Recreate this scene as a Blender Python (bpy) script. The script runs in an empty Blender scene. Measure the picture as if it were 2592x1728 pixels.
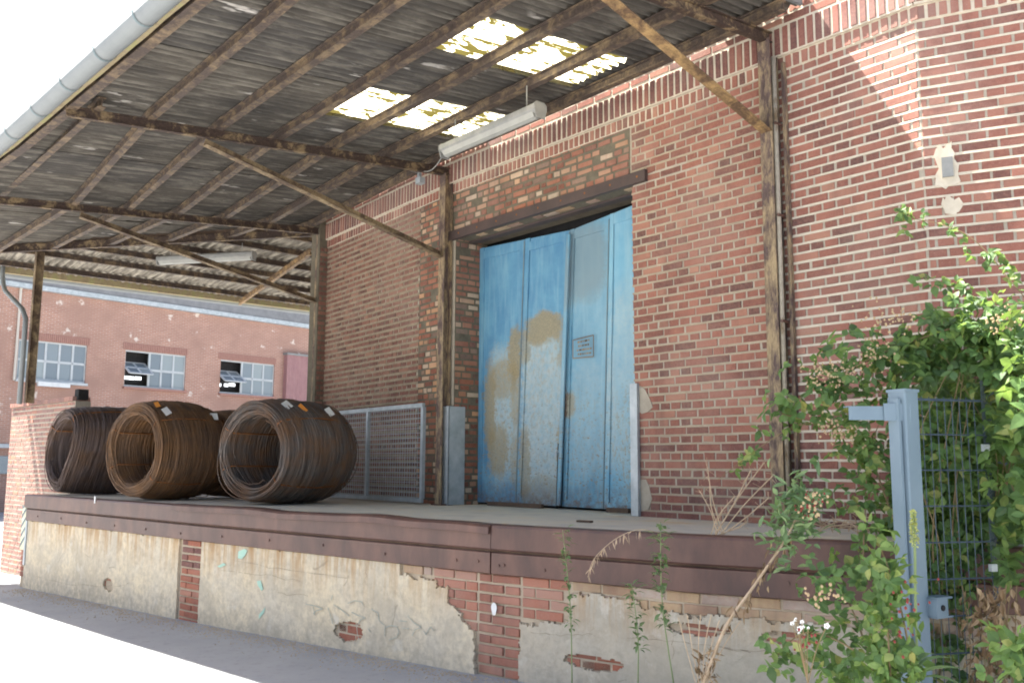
import bpy, bmesh, math, random
from math import radians, sin, cos, pi, sqrt
from mathutils import Vector, Matrix, noise as mnoise
random.seed(11)
R = random.random
def U(a, b): return a + (b - a) * random.random()

# ------------------------------------------------------------------ camera, sky, sun, exposure
SC = bpy.context.scene
COL = SC.collection
CAMZ = 1.66                       # eye height; the yard is near z = 0, the dock deck near z = 1.2
FPX, IW, IH = 2350.0, 2592.0, 1728.0
def _basis(pitch, roll, yaw):
    a, p, r = radians(yaw), radians(pitch), radians(roll)
    F = Vector((-cos(a) * cos(p), sin(a) * cos(p), sin(p)))
    Rr = F.cross(Vector((0, 0, 1))).normalized(); Up = Rr.cross(F)
    return F, Rr * cos(r) + Up * sin(r), Up * cos(r) - Rr * sin(r)
CF, CR, CU = _basis(7.66, 0.29, 39.8)
CPOS = Vector((0, 0, CAMZ))
cam_d = bpy.data.cameras.new('camera'); cam = bpy.data.objects.new('camera', cam_d); COL.objects.link(cam)
cam_d.sensor_width = 36; cam_d.lens = 36 * FPX / IW; cam_d.clip_end = 2000; cam_d.clip_start = 0.05
cam.matrix_world = Matrix(((CR.x, CU.x, -CF.x, 0), (CR.y, CU.y, -CF.y, 0), (CR.z, CU.z, -CF.z, CAMZ), (0, 0, 0, 1)))
SC.camera = cam
w = bpy.data.worlds.new('World'); SC.world = w; w.use_nodes = True
wn = w.node_tree.nodes; wl = w.node_tree.links
sky = wn.new('ShaderNodeTexSky'); sky.sky_type = 'NISHITA'; sky.sun_disc = False
SUN = Vector((0.564, 0.28, -1.0)).normalized()
sky.sun_elevation = math.asin(-SUN.z); sky.sun_rotation = math.atan2(-SUN.x, -SUN.y)
sky.air_density = 1.0; sky.dust_density = 3.5; sky.ozone_density = 1.0
bg = wn['Background']; bg.inputs['Strength'].default_value = 0.06
wl.new(sky.outputs[0], bg.inputs['Color'])
sun_d = bpy.data.lights.new('sun', 'SUN'); sun_d.energy = 5.0; sun_d.angle = radians(0.53); sun_d.color = (1, 0.95, 0.87)
sun = bpy.data.objects.new('sun', sun_d); COL.objects.link(sun)
sun.rotation_euler = SUN.to_track_quat('-Z', 'Y').to_euler(); sun.location = (-20, -10, 40)
SC.view_settings.view_transform = 'Standard'; SC.view_settings.look = 'None'
SC.view_settings.gamma = 1; SC.view_settings.exposure = 2.38
SC.cycles.filter_width = 1.9
SC.cycles.max_bounces = 10; SC.cycles.diffuse_bounces = 5; SC.cycles.transparent_max_bounces = 8
SC.cycles.use_denoising = True
SC.cycles.sample_clamp_indirect = 8

# ------------------------------------------------------------------ helpers
def ray(x, y): return CF + CR * ((x - IW / 2) / FPX) - CU * ((y - IH / 2) / FPX)
def at(x, y, Z): return CPOS + ray(x, y) * Z
def hit(x, y, p0, n):
    d = ray(x, y); n = Vector(n); t = (Vector(p0) - CPOS).dot(n) / d.dot(n)
    return CPOS + d * t
def view(P):
    d = Vector(P) - CPOS; z = d.dot(CF)
    if z <= 0.05: return (-9e9, -9e9, z)
    return (IW / 2 + FPX * d.dot(CR) / z, IH / 2 - FPX * d.dot(CU) / z, z)

def link(o, parent=None):
    COL.objects.link(o)
    if parent is not None: o.parent = parent
    return o
def tag(o, label=None, cat=None, group=None, kind=None):
    if label: o['label'] = label
    if cat: o['category'] = cat
    if group: o['group'] = group
    if kind: o['kind'] = kind
    return o
def empty(name, loc=(0, 0, 0), label=None, cat=None, group=None):
    o = bpy.data.objects.new(name, None); o.location = loc; o.empty_display_size = 0.2
    COL.objects.link(o); return tag(o, label, cat, group)

class MB:
    """collects faces in world space; build() makes ONE mesh object"""
    def __init__(s): s.v = []; s.f = []
    def add(s, vs, fs):
        b = len(s.v); s.v += [tuple(p) for p in vs]; s.f += [tuple(i + b for i in f) for f in fs]
    def quad(s, a, b, c, d): s.add([a, b, c, d], [(0, 1, 2, 3)])
    def box(s, c, ax, ay, az, hx, hy, hz, back=True):
        c = Vector(c); ax = Vector(ax) * hx; ay = Vector(ay) * hy; az = Vector(az) * hz
        vs = [c + ax * i + ay * j + az * k for k in (-1, 1) for j in (-1, 1) for i in (-1, 1)]
        fs = [(0, 2, 3, 1), (4, 5, 7, 6), (0, 1, 5, 4), (2, 6, 7, 3), (0, 4, 6, 2), (1, 3, 7, 5)]
        s.add(vs, fs)
    def abox(s, x0, x1, y0, y1, z0, z1):
        s.box(((x0 + x1) / 2, (y0 + y1) / 2, (z0 + z1) / 2), (1, 0, 0), (0, 1, 0), (0, 0, 1), abs(x1 - x0) / 2, abs(y1 - y0) / 2, abs(z1 - z0) / 2)
    def sweep(s, p0, p1, prof, up=(0, 0, 1), cap=True, nseg=1, wob=0):
        p0 = Vector(p0); p1 = Vector(p1); t = (p1 - p0).normalized()
        side = t.cross(Vector(up)).normalized(); u = side.cross(t).normalized()
        n = len(prof); vs = []
        for k in range(nseg + 1):
            c = p0.lerp(p1, k / nseg)
            if wob and 0 < k < nseg: c = c + side * U(-wob, wob) + u * U(-wob, wob)
            vs += [c + side * a + u * b for a, b in prof]
        fs = [(k * n + i, k * n + (i + 1) % n, (k + 1) * n + (i + 1) % n, (k + 1) * n + i) for k in range(nseg) for i in range(n)]
        if cap: fs += [tuple(range(n - 1, -1, -1)), tuple(range(nseg * n, nseg * n + n))]
        s.add(vs, fs)
    def tube(s, pts, r, n=6, closed=False, cap=True, radii=None):
        pts = [Vector(p) for p in pts]; m = len(pts)
        up = Vector((0, 0, 1)); vs = []; prev = None
        for i, p in enumerate(pts):
            if closed: t = pts[(i + 1) % m] - pts[i - 1]
            else: t = pts[min(i + 1, m - 1)] - pts[max(i - 1, 0)]
            if t.length < 1e-9: t = Vector((0, 0, 1))
            t.normalize()
            if prev is None:
                a = up if abs(t.dot(up)) < 0.9 else Vector((1, 0, 0))
                prev = (a - t * a.dot(t)).normalized()
            prev = (prev - t * prev.dot(t)).normalized(); b = t.cross(prev)
            rr = radii[i] if radii else r
            vs += [p + (prev * cos(2 * pi * k / n) + b * sin(2 * pi * k / n)) * rr for k in range(n)]
        rng = m if closed else m - 1
        fs = [(i * n + k, i * n + (k + 1) % n, ((i + 1) % m) * n + (k + 1) % n, ((i + 1) % m) * n + k) for i in range(rng) for k in range(n)]
        if cap and not closed: fs += [tuple(range(n - 1, -1, -1)), tuple(range((m - 1) * n, m * n))]
        s.add(vs, fs)
    def build(s, name, mat, parent=None, smooth=False):
        me = bpy.data.meshes.new(name); 
        o = (Vector(s.v[0]) if s.v else Vector((0, 0, 0)))
        if parent is not None:
            inv = Matrix.Translation(parent_loc(parent)).inverted(); vs = [inv @ Vector(v) for v in s.v]
        else: vs = s.v
        me.from_pydata(vs, [], s.f); me.update()
        if mat is not None: me.materials.append(mat)
        if smooth: me.polygons.foreach_set('use_smooth', [True] * len(me.polygons))
        ob = bpy.data.objects.new(name, me); link(ob, parent)
        return ob
def parent_loc(p):
    v = Vector(p.location)
    while p.parent is not None: p = p.parent; v = v + Vector(p.location)
    return v
def inst(name, me, parent, loc, mat3=None, scale=1.0):
    """one object that shares mesh data; loc in world space (parents are only translated)"""
    o = bpy.data.objects.new(name, me); COL.objects.link(o); o.parent = parent
    M = mat3.to_4x4() if mat3 is not None else Matrix.Identity(4)
    o.matrix_basis = Matrix.Translation(Vector(loc) - parent_loc(parent)) @ M @ Matrix.Scale(scale, 4)
    return o
def I_prof(h, b, t=0.008, off=0.0):
    a = b / 2; w2 = t / 2; H = h
    return [(-a, off), (a, off), (a, off + t), (w2, off + t), (w2, off + H - t), (a, off + H - t), (a, off + H), (-a, off + H), (-a, off + H - t), (-w2, off + H - t), (-w2, off + t), (-a, off + t)]
def rect(b, h, off=0.0): return [(-b / 2, off), (b / 2, off), (b / 2, off + h), (-b / 2, off + h)]

# ------------------------------------------------------------------ materials
class NT:
    def __init__(s, name):
        m = bpy.data.materials.new(name); m.use_nodes = True; s.m = m; s.t = m.node_tree
        s.b = s.t.nodes['Principled BSDF']; s.out = s.t.nodes['Material Output']
    def n(s, typ, **kw):
        nd = s.t.nodes.new(typ)
        for k, v in kw.items():
            if hasattr(nd, k) and not k[0].isupper(): setattr(nd, k, v)
            else: nd.inputs[k].default_value = v
        return nd
    def l(s, a, b): s.t.links.new(a, b)
    def set(s, sock, v):
        if isinstance(v, bpy.types.NodeSocket): s.l(v, sock)
        else: sock.default_value = v
    def coord(s, kind='Object', scale=(1, 1, 1)):
        tc = s.n('ShaderNodeTexCoord'); mp = s.n('ShaderNodeMapping'); mp.inputs['Scale'].default_value = scale
        s.l(tc.outputs[kind], mp.inputs['Vector']); return mp.outputs[0]
    def wcoord(s, scale=(1, 1, 1)):
        g = s.n('ShaderNodeNewGeometry'); mp = s.n('ShaderNodeMapping'); mp.inputs['Scale'].default_value = scale
        s.l(g.outputs['Position'], mp.inputs['Vector']); return mp.outputs[0]
    def noise(s, vec, scale, detail=4, rough=0.6, dist=0.0):
        nd = s.n('ShaderNodeTexNoise'); nd.inputs['Scale'].default_value = scale; nd.inputs['Detail'].default_value = detail
        nd.inputs['Roughness'].default_value = rough; nd.inputs['Distortion'].default_value = dist
        if vec is not None: s.l(vec, nd.inputs['Vector'])
        return nd.outputs['Fac']
    def ramp(s, fac, stops, interp='LINEAR'):
        r = s.n('ShaderNodeValToRGB'); cr = r.color_ramp; cr.interpolation = interp
        while len(cr.elements) < len(stops): cr.elements.new(0.5)
        for e, (p, c) in zip(cr.elements, stops):
            e.position = p; e.color = (c[0], c[1], c[2], 1) if len(c) == 3 else c
        s.l(fac, r.inputs[0]); return r.outputs[0]
    def mask(s, fac, lo, hi):
        m = s.n('ShaderNodeMapRange'); m.inputs['From Min'].default_value = lo; m.inputs['From Max'].default_value = hi
        m.clamp = True; s.l(fac, m.inputs['Value']); return m.outputs['Result']
    def math(s, op, a, b=0.0, c=0.0):
        m = s.n('ShaderNodeMath', operation=op)
        s.set(m.inputs[0], a); s.set(m.inputs[1], b)
        if op in ('MULTIPLY_ADD', 'SMOOTH_MIN'): s.set(m.inputs[2], c)
        return m.outputs[0]
    def mix(s, fac, a, b, mode='MIX'):
        m = s.n('ShaderNodeMix', data_type='RGBA', blend_type=mode)
        s.set(m.inputs[0], fac)
        for sock, v in ((m.inputs[6], a), (m.inputs[7], b)):
            if isinstance(v, (tuple, list)): sock.default_value = (v[0], v[1], v[2], 1)
            else: s.l(v, sock)
        return m.outputs[2]
    def bump(s, h, strength=0.3, dist=0.01):
        b = s.n('ShaderNodeBump'); b.inputs['Strength'].default_value = strength; b.inputs['Distance'].default_value = dist
        s.l(h, b.inputs['Height']); s.l(b.outputs[0], s.b.inputs['Normal'])
    def fin(s, col=None, rough=0.8, metal=0.0, spec=0.3):
        if col is not None:
            if isinstance(col, (tuple, list)): s.b.inputs['Base Color'].default_value = (col[0], col[1], col[2], 1)
            else: s.l(col, s.b.inputs['Base Color'])
        s.set(s.b.inputs['Roughness'], rough); s.b.inputs['Metallic'].default_value = metal
        s.b.inputs['Specular IOR Level'].default_value = spec
        return s.m
    def rnd(s):
        """a value per piece: each island of a joined mesh, or each object"""
        g = s.n('ShaderNodeNewGeometry'); oi = s.n('ShaderNodeObjectInfo')
        return s.math('FRACT', s.math('ADD', g.outputs['Random Per Island'], oi.outputs['Random']))

def m_brick(name, stops, stain=0.35, soot=(0.09, 0.05, 0.045)):
    t = NT(name); v = t.wcoord(); r = t.rnd()
    base = t.ramp(r, stops)
    n1 = t.noise(v, 38, 5, 0.7); n2 = t.noise(v, 2.3, 4, 0.6); n3 = t.noise(v, 150, 3)
    c = t.mix(t.mask(n1, 0.35, 0.75), base, t.mix(0.45, base, (0.42, 0.2, 0.14)))
    c = t.mix(t.math('MULTIPLY', t.mask(n2, 0.5, 0.72), stain), c, soot)
    n4 = t.noise(t.wcoord((3.5, 3.5, 0.35)), 1.3, 5, 0.6); n5 = t.noise(v, 0.8, 5, 0.65)
    c = t.mix(t.math('MULTIPLY', t.mask(n4, 0.54, 0.7), stain * 0.9), c, soot); c = t.mix(t.math('MULTIPLY', t.mask(n5, 0.48, 0.66), 0.3), c, (0.42, 0.3, 0.25))
    c = t.mix(t.math('MULTIPLY', t.mask(n3, 0.6, 0.8), 0.5), c, (0.55, 0.47, 0.4))
    t.bump(n1, 0.5, 0.006); return t.fin(c, 0.9, 0, 0.2)
RED = [(0.0, (0.11, 0.062, 0.056)), (0.07, (0.165, 0.078, 0.064)), (0.22, (0.23, 0.095, 0.072)), (0.55, (0.28, 0.114, 0.084)), (0.85, (0.325, 0.14, 0.102)), (1.0, (0.38, 0.2, 0.14))]
M = {}
M['brick'] = m_brick('brick', RED)
M['brick_old'] = m_brick('brick_old', [(0, (0.13, 0.055, 0.04)), (0.25, (0.27, 0.1, 0.06)), (0.5, (0.33, 0.14, 0.085)), (0.64, (0.42, 0.25, 0.15)), (0.76, (0.52, 0.44, 0.33)), (0.86, (0.54, 0.3, 0.15)), (0.93, (0.2, 0.15, 0.11)), (1, (0.11, 0.09, 0.07))], 0.3)
M['brick_soldier'] = m_brick('brick_soldier', [(0, (0.11, 0.058, 0.056)), (0.5, (0.17, 0.075, 0.066)), (0.85, (0.24, 0.095, 0.075)), (1, (0.3, 0.14, 0.1))], 0.3)
M['brick_brown'] = m_brick('brick_brown', [(0.0, (0.1, 0.058, 0.05)), (0.3, (0.17, 0.082, 0.064)), (0.7, (0.225, 0.105, 0.08)), (1.0, (0.29, 0.16, 0.115))], 0.4)
M['brick_dock'] = m_brick('brick_dock', [(0, (0.28, 0.105, 0.07)), (0.5, (0.38, 0.135, 0.082)), (0.8, (0.42, 0.17, 0.11)), (1, (0.4, 0.24, 0.18))], 0.4)
M['brick_stub'] = m_brick('brick_stub', [(0, (0.21, 0.14, 0.135)), (0.5, (0.3, 0.17, 0.145)), (0.85, (0.35, 0.19, 0.155)), (1, (0.42, 0.2, 0.13))], 0.4)
M['brick_stain'] = m_brick('brick_stain', [(0, (0.42, 0.33, 0.22)), (0.35, (0.5, 0.36, 0.2)), (0.6, (0.3, 0.2, 0.15)), (0.8, (0.55, 0.48, 0.4)), (1, (0.42, 0.3, 0.2))], 0.5)
def m_mortar(name, a, b, dirt=(0.2, 0.17, 0.13)):
    t = NT(name); v = t.wcoord(); n = t.noise(v, 9, 6, 0.7); n2 = t.noise(v, 1.4, 4); n3 = t.noise(v, 120, 3)
    c = t.mix(t.mask(n, 0.3, 0.7), a, b); c = t.mix(t.math('MULTIPLY', t.mask(n2, 0.55, 0.8), 0.45), c, dirt)
    t.bump(n3, 0.6, 0.004); return t.fin(c, 0.95, 0, 0.1)
M['mortar'] = m_mortar('mortar', (0.36, 0.315, 0.25), (0.47, 0.41, 0.33))
M['mortar_cream'] = m_mortar('mortar_cream', (0.52, 0.455, 0.35), (0.66, 0.585, 0.47), (0.28, 0.23, 0.17))
M['mortar_brown'] = m_mortar('mortar_brown', (0.25, 0.2, 0.14), (0.36, 0.295, 0.21), (0.14, 0.11, 0.08))
M['mortar_tan'] = m_mortar('mortar_tan', (0.35, 0.285, 0.205), (0.45, 0.37, 0.275), (0.19, 0.15, 0.11))
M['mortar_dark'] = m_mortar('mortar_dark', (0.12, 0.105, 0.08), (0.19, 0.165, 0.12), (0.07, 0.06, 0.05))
M['mortar_dock'] = m_mortar('mortar_dock', (0.42, 0.34, 0.25), (0.52, 0.43, 0.32))

def m_plaster(name='plaster', A=(0.72, 0.61, 0.43), B=(0.63, 0.56, 0.44)):
    t = NT(name); v = t.wcoord(); vs = t.wcoord((7, 7, 0.7))
    n = t.noise(v, 2.2, 7, 0.62); n2 = t.noise(v, 14, 6, 0.7); n3 = t.noise(vs, 1.6, 5, 0.65); n4 = t.noise(v, 90, 3); n5 = t.noise(v, 3.3, 6, 0.65, 0.2)
    c = t.mix(t.mask(n, 0.35, 0.68), A, B)
    n6 = t.noise(v, 1.2, 6, 0.7, 1.0); n7 = t.noise(v, 4, 7, 0.7, 0.2)
    c = t.mix(t.math('MULTIPLY', t.mask(n2, 0.42, 0.7), 0.65), c, (0.38, 0.33, 0.26))
    c = t.mix(t.math('MULTIPLY', t.mask(n6, 0.47, 0.6), 0.5), c, (0.42, 0.37, 0.29)); c = t.mix(t.math('MULTIPLY', t.mask(n7, 0.55, 0.72), 0.35), c, (0.68, 0.62, 0.5))
    c = t.mix(t.math('MULTIPLY', t.mask(n5, 0.60, 0.66), 0.45), c, (0.7, 0.66, 0.57))
    # rust running down from the steel edge
    g = t.n('ShaderNodeNewGeometry'); sp = t.n('ShaderNodeSeparateXYZ'); t.l(g.outputs['Position'], sp.inputs[0])
    zt = t.mask(sp.outputs[2], 0.38, 0.84)
    c = t.mix(t.math('MULTIPLY', t.math('MULTIPLY', t.mask(n3, 0.42, 0.62), zt), 0.9), c, (0.38, 0.215, 0.085))
    zl = t.mask(sp.outputs[2], 0.25, -0.15)
    c = t.mix(t.math('MULTIPLY', t.math('MULTIPLY', t.mask(n2, 0.35, 0.6), zl), 0.6), c, (0.36, 0.32, 0.26))
    # fine cracks
    vo = t.n('ShaderNodeTexVoronoi', feature='DISTANCE_TO_EDGE'); vo.inputs['Scale'].default_value = 0.8
    dm = t.n('ShaderNodeMix', data_type='VECTOR'); dm.inputs[0].default_value = 0.16
    nn = t.n('ShaderNodeTexNoise'); nn.inputs['Scale'].default_value = 3; nn.inputs['Detail'].default_value = 5
    t.l(v, nn.inputs['Vector']); t.l(v, dm.inputs[4]); t.l(nn.outputs['Color'], dm.inputs[5]); t.l(dm.outputs[1], vo.inputs['Vector'])
    ck = t.mask(vo.outputs['Distance'], 0.006, 0.001)
    c = t.mix(t.math('MULTIPLY', t.math('MULTIPLY', ck, t.mask(n, 0.53, 0.57)), 0.45), c, (0.2, 0.17, 0.13))
    t.bump(t.math('ADD', t.math('MULTIPLY', n2, 1.0), t.math('MULTIPLY', n4, 0.35)), 0.45, 0.012)
    return t.fin(c, 0.92, 0, 0.15)
M['plaster'] = m_plaster()
M['plaster_grey'] = m_plaster('plaster_grey', (0.56, 0.49, 0.38), (0.49, 0.45, 0.37))
def m_simple(name, stops, scale=8, rough=0.7, metal=0, detail=6, bump=0.2, bscale=60, kind='w', stretch=(1, 1, 1), spec=0.3, dist=0.0):
    t = NT(name); v = t.wcoord(stretch) if kind == 'w' else t.coord('Object', stretch)
    n = t.noise(v, scale, detail, 0.65, dist); c = t.ramp(n, stops)
    if bump: t.bump(t.noise(v, bscale, 4), bump, 0.004)
    return t.fin(c, rough, metal, spec)
M['crack'] = m_simple('crack', [(0.3, (0.2, 0.165, 0.12)), (0.7, (0.32, 0.27, 0.2))], 20, 0.9, bump=0)
M['deck'] = m_simple('deck', [(0.3, (0.42, 0.40, 0.36)), (0.5, (0.52, 0.49, 0.42)), (0.62, (0.55, 0.49, 0.39)), (0.7, (0.55, 0.42, 0.25)), (0.8, (0.47, 0.44, 0.39))], 2.2, 0.8)
M['white_spot'] = m_simple('white_spot', [(0.3, (0.72, 0.72, 0.7)), (0.7, (0.82, 0.82, 0.8))], 20, 0.7)
def m_asphalt():
    t = NT('asphalt'); v = t.wcoord(); n = t.noise(v, 0.8, 6, 0.6); n2 = t.noise(v, 160, 3, 0.7); n3 = t.noise(v, 12, 5, 0.7)
    c = t.mix(t.mask(n, 0.3, 0.7), (0.30, 0.31, 0.325), (0.385, 0.39, 0.395))
    c = t.mix(t.mask(n3, 0.55, 0.8), c, (0.24, 0.235, 0.23)); c = t.mix(t.math('MULTIPLY', t.mask(n2, 0.55, 0.75), 0.4), c, (0.36, 0.35, 0.34))
    t.bump(n2, 0.5, 0.006); return t.fin(c, 0.92, 0, 0.2)
M['asphalt'] = m_asphalt()
def m_steelpaint(name, paint, rust, lo=0.42, hi=0.56, scale=5, stretch=(1, 1, 1), rough=0.75):
    t = NT(name); v = t.wcoord(stretch); n = t.noise(v, scale, 8, 0.72, 0.4); n2 = t.noise(v, 40, 4, 0.7)
    c = t.mix(t.mask(n2, 0.3, 0.75), paint, tuple(x * 0.55 for x in paint)); c2 = t.mix(t.mask(n2, 0.35, 0.7), rust, tuple(x * 0.5 for x in rust))
    c = t.mix(t.mask(n, lo, hi), c2, c); t.bump(t.math('ADD', n, t.math('MULTIPLY', n2, 0.4)), 0.35, 0.006)
    return t.fin(c, rough, 0, 0.3)
M['frame_steel'] = m_steelpaint('frame_steel', (0.33, 0.245, 0.14), (0.10, 0.065, 0.045), 0.42, 0.6, 4.5)
M['beam_steel'] = m_steelpaint('beam_steel', (0.30, 0.215, 0.12), (0.07, 0.046, 0.036), 0.5, 0.62, 5.5)
M['purlin_steel'] = m_steelpaint('purlin_steel', (0.28, 0.2, 0.12), (0.095, 0.07, 0.058), 0.46, 0.66, 5.5)
M['post_steel'] = m_steelpaint('post_steel', (0.42, 0.31, 0.18), (0.13, 0.088, 0.078), 0.43, 0.6, 8, (1.6, 1.6, 0.5))
M['brace_steel'] = m_steelpaint('brace_steel', (0.42, 0.27, 0.12), (0.14, 0.085, 0.05), 0.42, 0.62, 6)
M['post_pale'] = m_steelpaint('post_pale', (0.5, 0.43, 0.33), (0.26, 0.18, 0.1), 0.36, 0.46, 3.5, (1.5, 1.5, 0.5))
M['edge_steel'] = m_simple('edge_steel', [(0.25, (0.055, 0.032, 0.028)), (0.45, (0.092, 0.048, 0.039)), (0.6, (0.13, 0.066, 0.05)), (0.75, (0.18, 0.09, 0.064)), (0.86, (0.28, 0.13, 0.07))], 2.2, 0.45, 0.1, 8, 0.25, 40, 'w', (1.6, 1.6, 0.7), 0.45, 0.3)
M['lintel_steel'] = m_simple('lintel_steel', [(0.3, (0.06, 0.045, 0.042)), (0.7, (0.095, 0.065, 0.058))], 4, 0.6)
M['galv'] = m_simple('galv', [(0.3, (0.33, 0.37, 0.39)), (0.5, (0.42, 0.46, 0.48)), (0.7, (0.52, 0.55, 0.57))], 6, 0.5, 0.35, 5, 0.1)
M['zinc'] = m_simple('zinc', [(0.3, (0.19, 0.205, 0.21)), (0.7, (0.235, 0.25, 0.25))], 3, 0.6, 0.1)
M['fascia'] = m_simple('fascia', [(0.3, (0.22, 0.17, 0.11)), (0.5, (0.33, 0.27, 0.16)), (0.62, (0.3, 0.29, 0.13)), (0.75, (0.42, 0.36, 0.26))], 7, 0.9, 0, 7, 0.4)
def m_roof():
    t = NT('roof_sheet'); v = t.wcoord(); vs = t.wcoord((9, 0.9, 1)); r = t.rnd()
    n = t.noise(vs, 1.7, 6, 0.7); n2 = t.noise(v, 1.1, 5, 0.6); n3 = t.noise(v, 60, 3); n4 = t.noise(t.wcoord((14, 1.6, 1)), 1.0, 4, 0.6); n5 = t.noise(v, 0.9, 3)
    base = t.ramp(r, [(0, (0.075, 0.068, 0.06)), (0.5, (0.11, 0.098, 0.083)), (1, (0.092, 0.085, 0.078))])
    c = t.mix(t.math('MULTIPLY', t.mask(n, 0.47, 0.66), 0.7), base, (0.27, 0.245, 0.205))
    c = t.mix(t.math('MULTIPLY', t.mask(n4, 0.62, 0.68), t.mask(n5, 0.5, 0.6)), c, (0.62, 0.58, 0.53))
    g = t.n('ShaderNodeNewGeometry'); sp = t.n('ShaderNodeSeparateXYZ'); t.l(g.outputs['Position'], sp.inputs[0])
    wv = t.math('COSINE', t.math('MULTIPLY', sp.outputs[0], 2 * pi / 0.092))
    c = t.mix(t.math('MULTIPLY', t.mask(wv, 0.1, 0.9), 0.55), c, (0.05, 0.046, 0.042))  # rib shading painted into the colour: a darker band along each corrugation
    c = t.mix(t.math('MULTIPLY', t.mask(n2, 0.5, 0.7), 0.6), c, (0.045, 0.043, 0.042))
    t.bump(n3, 0.3, 0.004); return t.fin(c, 0.9, 0, 0.2)
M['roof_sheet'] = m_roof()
def m_roof_end():
    t = NT('roof_sheet_end'); v = t.wcoord(); vs = t.wcoord((0.8, 8, 1)); n = t.noise(vs, 1.7, 6, 0.7); n2 = t.noise(v, 1.3, 5)
    c = t.mix(t.mask(n, 0.42, 0.66), (0.12, 0.105, 0.085), (0.4, 0.36, 0.29)); c = t.mix(t.math('MULTIPLY', t.mask(n2, 0.55, 0.7), 0.6), c, (0.09, 0.08, 0.065))
    return t.fin(c, 0.9, 0, 0.2)
M['roof_sheet_end'] = m_roof_end()
def m_translucent():
    t = NT('plastic_sheet'); vs = t.wcoord((1.0, 0.3, 1.0)); n = t.noise(vs, 15, 4, 0.6, 0.5); nl = t.noise(t.wcoord(), 2.6, 3, 0.5)
    g = t.n('ShaderNodeNewGeometry'); sp = t.n('ShaderNodeSeparateXYZ'); t.l(g.outputs['Position'], sp.inputs[0])
    # moss settles in the valleys of the waves, the crowns stay clear
    wv = t.math('COSINE', t.math('MULTIPLY', sp.outputs[0], 2 * pi / 0.092))
    k = t.mask(t.math('ADD', t.math('ADD', n, t.math('MULTIPLY', t.math('SUBTRACT', nl, 0.5), 0.55)), t.math('MULTIPLY', wv, 0.07)), 0.468, 0.51)
    tr = t.n('ShaderNodeBsdfTranslucent'); tr.inputs['Color'].default_value = (0.92, 0.89, 0.68, 1)
    df = t.n('ShaderNodeBsdfDiffuse'); df.inputs['Color'].default_value = (0.16, 0.13, 0.05, 1)
    tr2 = t.n('ShaderNodeBsdfTranslucent'); tr2.inputs['Color'].default_value = (0.03, 0.026, 0.006, 1)
    a = t.n('ShaderNodeAddShader'); t.l(df.outputs[0], a.inputs[0]); t.l(tr2.outputs[0], a.inputs[1])
    mx = t.n('ShaderNodeMixShader'); t.l(k, mx.inputs[0]); t.l(tr.outputs[0], mx.inputs[1]); t.l(a.outputs[0], mx.inputs[2])
    t.l(mx.outputs[0], t.out.inputs['Surface']); return t.m
M['plastic_sheet'] = m_translucent()
M['black'] = m_simple('black', [(0.3, (0.012, 0.012, 0.013)), (0.7, (0.025, 0.024, 0.024))], 10, 0.8)
M['dark_wood'] = m_simple('dark_wood', [(0.3, (0.08, 0.055, 0.04)), (0.7, (0.15, 0.1, 0.07))], 9, 0.85)
M['white_paint'] = m_simple('white_paint', [(0.3, (0.66, 0.67, 0.66)), (0.7, (0.78, 0.78, 0.76))], 6, 0.5)
M['lamp_grey'] = m_simple('lamp_grey', [(0.3, (0.2, 0.205, 0.2)), (0.5, (0.27, 0.27, 0.255)), (0.7, (0.33, 0.32, 0.3))], 5, 0.6)
M['lamp_lens'] = m_simple('lamp_lens', [(0.3, (0.3, 0.3, 0.275)), (0.7, (0.38, 0.375, 0.34))], 5, 0.4)
M['yellow'] = m_simple('yellow', [(0.3, (0.68, 0.66, 0.42)), (0.7, (0.78, 0.76, 0.6))], 8, 0.6)
M['stripe_dark'] = m_simple('stripe_dark', [(0.3, (0.13, 0.17, 0.18)), (0.7, (0.2, 0.25, 0.26))], 8, 0.7)
M['orange'] = m_simple('orange', [(0.3, (0.6, 0.2, 0.03)), (0.7, (0.72, 0.28, 0.05))], 8, 0.6)
M['strap'] = m_simple('strap', [(0.3, (0.2, 0.08, 0.03)), (0.7, (0.33, 0.13, 0.04))], 10, 0.7, 0.3)
def m_wire(name, dark, rust, mid):
    t = NT(name); v = t.wcoord(); r = t.rnd(); n = t.noise(v, 3.4, 6, 0.65); n2 = t.noise(v, 26, 5, 0.7)
    base = t.ramp(r, [(0, dark), (0.45, mid), (0.8, dark), (1, tuple(x * 1.7 for x in mid))])
    c = t.mix(t.mask(n, 0.42, 0.66), base, rust); c = t.mix(t.math('MULTIPLY', t.mask(n2, 0.55, 0.75), 0.5), c, tuple(x * 1.5 for x in rust))
    return t.fin(c, 0.55, 0.35, 0.4)
M['wire_brown'] = m_wire('wire_brown', (0.1, 0.062, 0.04), (0.23, 0.12, 0.052), (0.17, 0.1, 0.058))
M['wire_mauve'] = m_wire('wire_mauve', (0.09, 0.068, 0.062), (0.14, 0.085, 0.055), (0.14, 0.105, 0.098))
M['wire_grey'] = m_wire('wire_grey', (0.085, 0.073, 0.066), (0.19, 0.1, 0.05), (0.16, 0.135, 0.118))
M['post_blue'] = m_simple('post_blue', [(0.3, (0.165, 0.225, 0.27)), (0.7, (0.2, 0.265, 0.31))], 3, 0.42, 0, 4, 0.05)
M['mesh_blue'] = m_simple('mesh_blue', [(0.3, (0.06, 0.085, 0.115)), (0.7, (0.085, 0.115, 0.15))], 3, 0.5)
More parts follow.
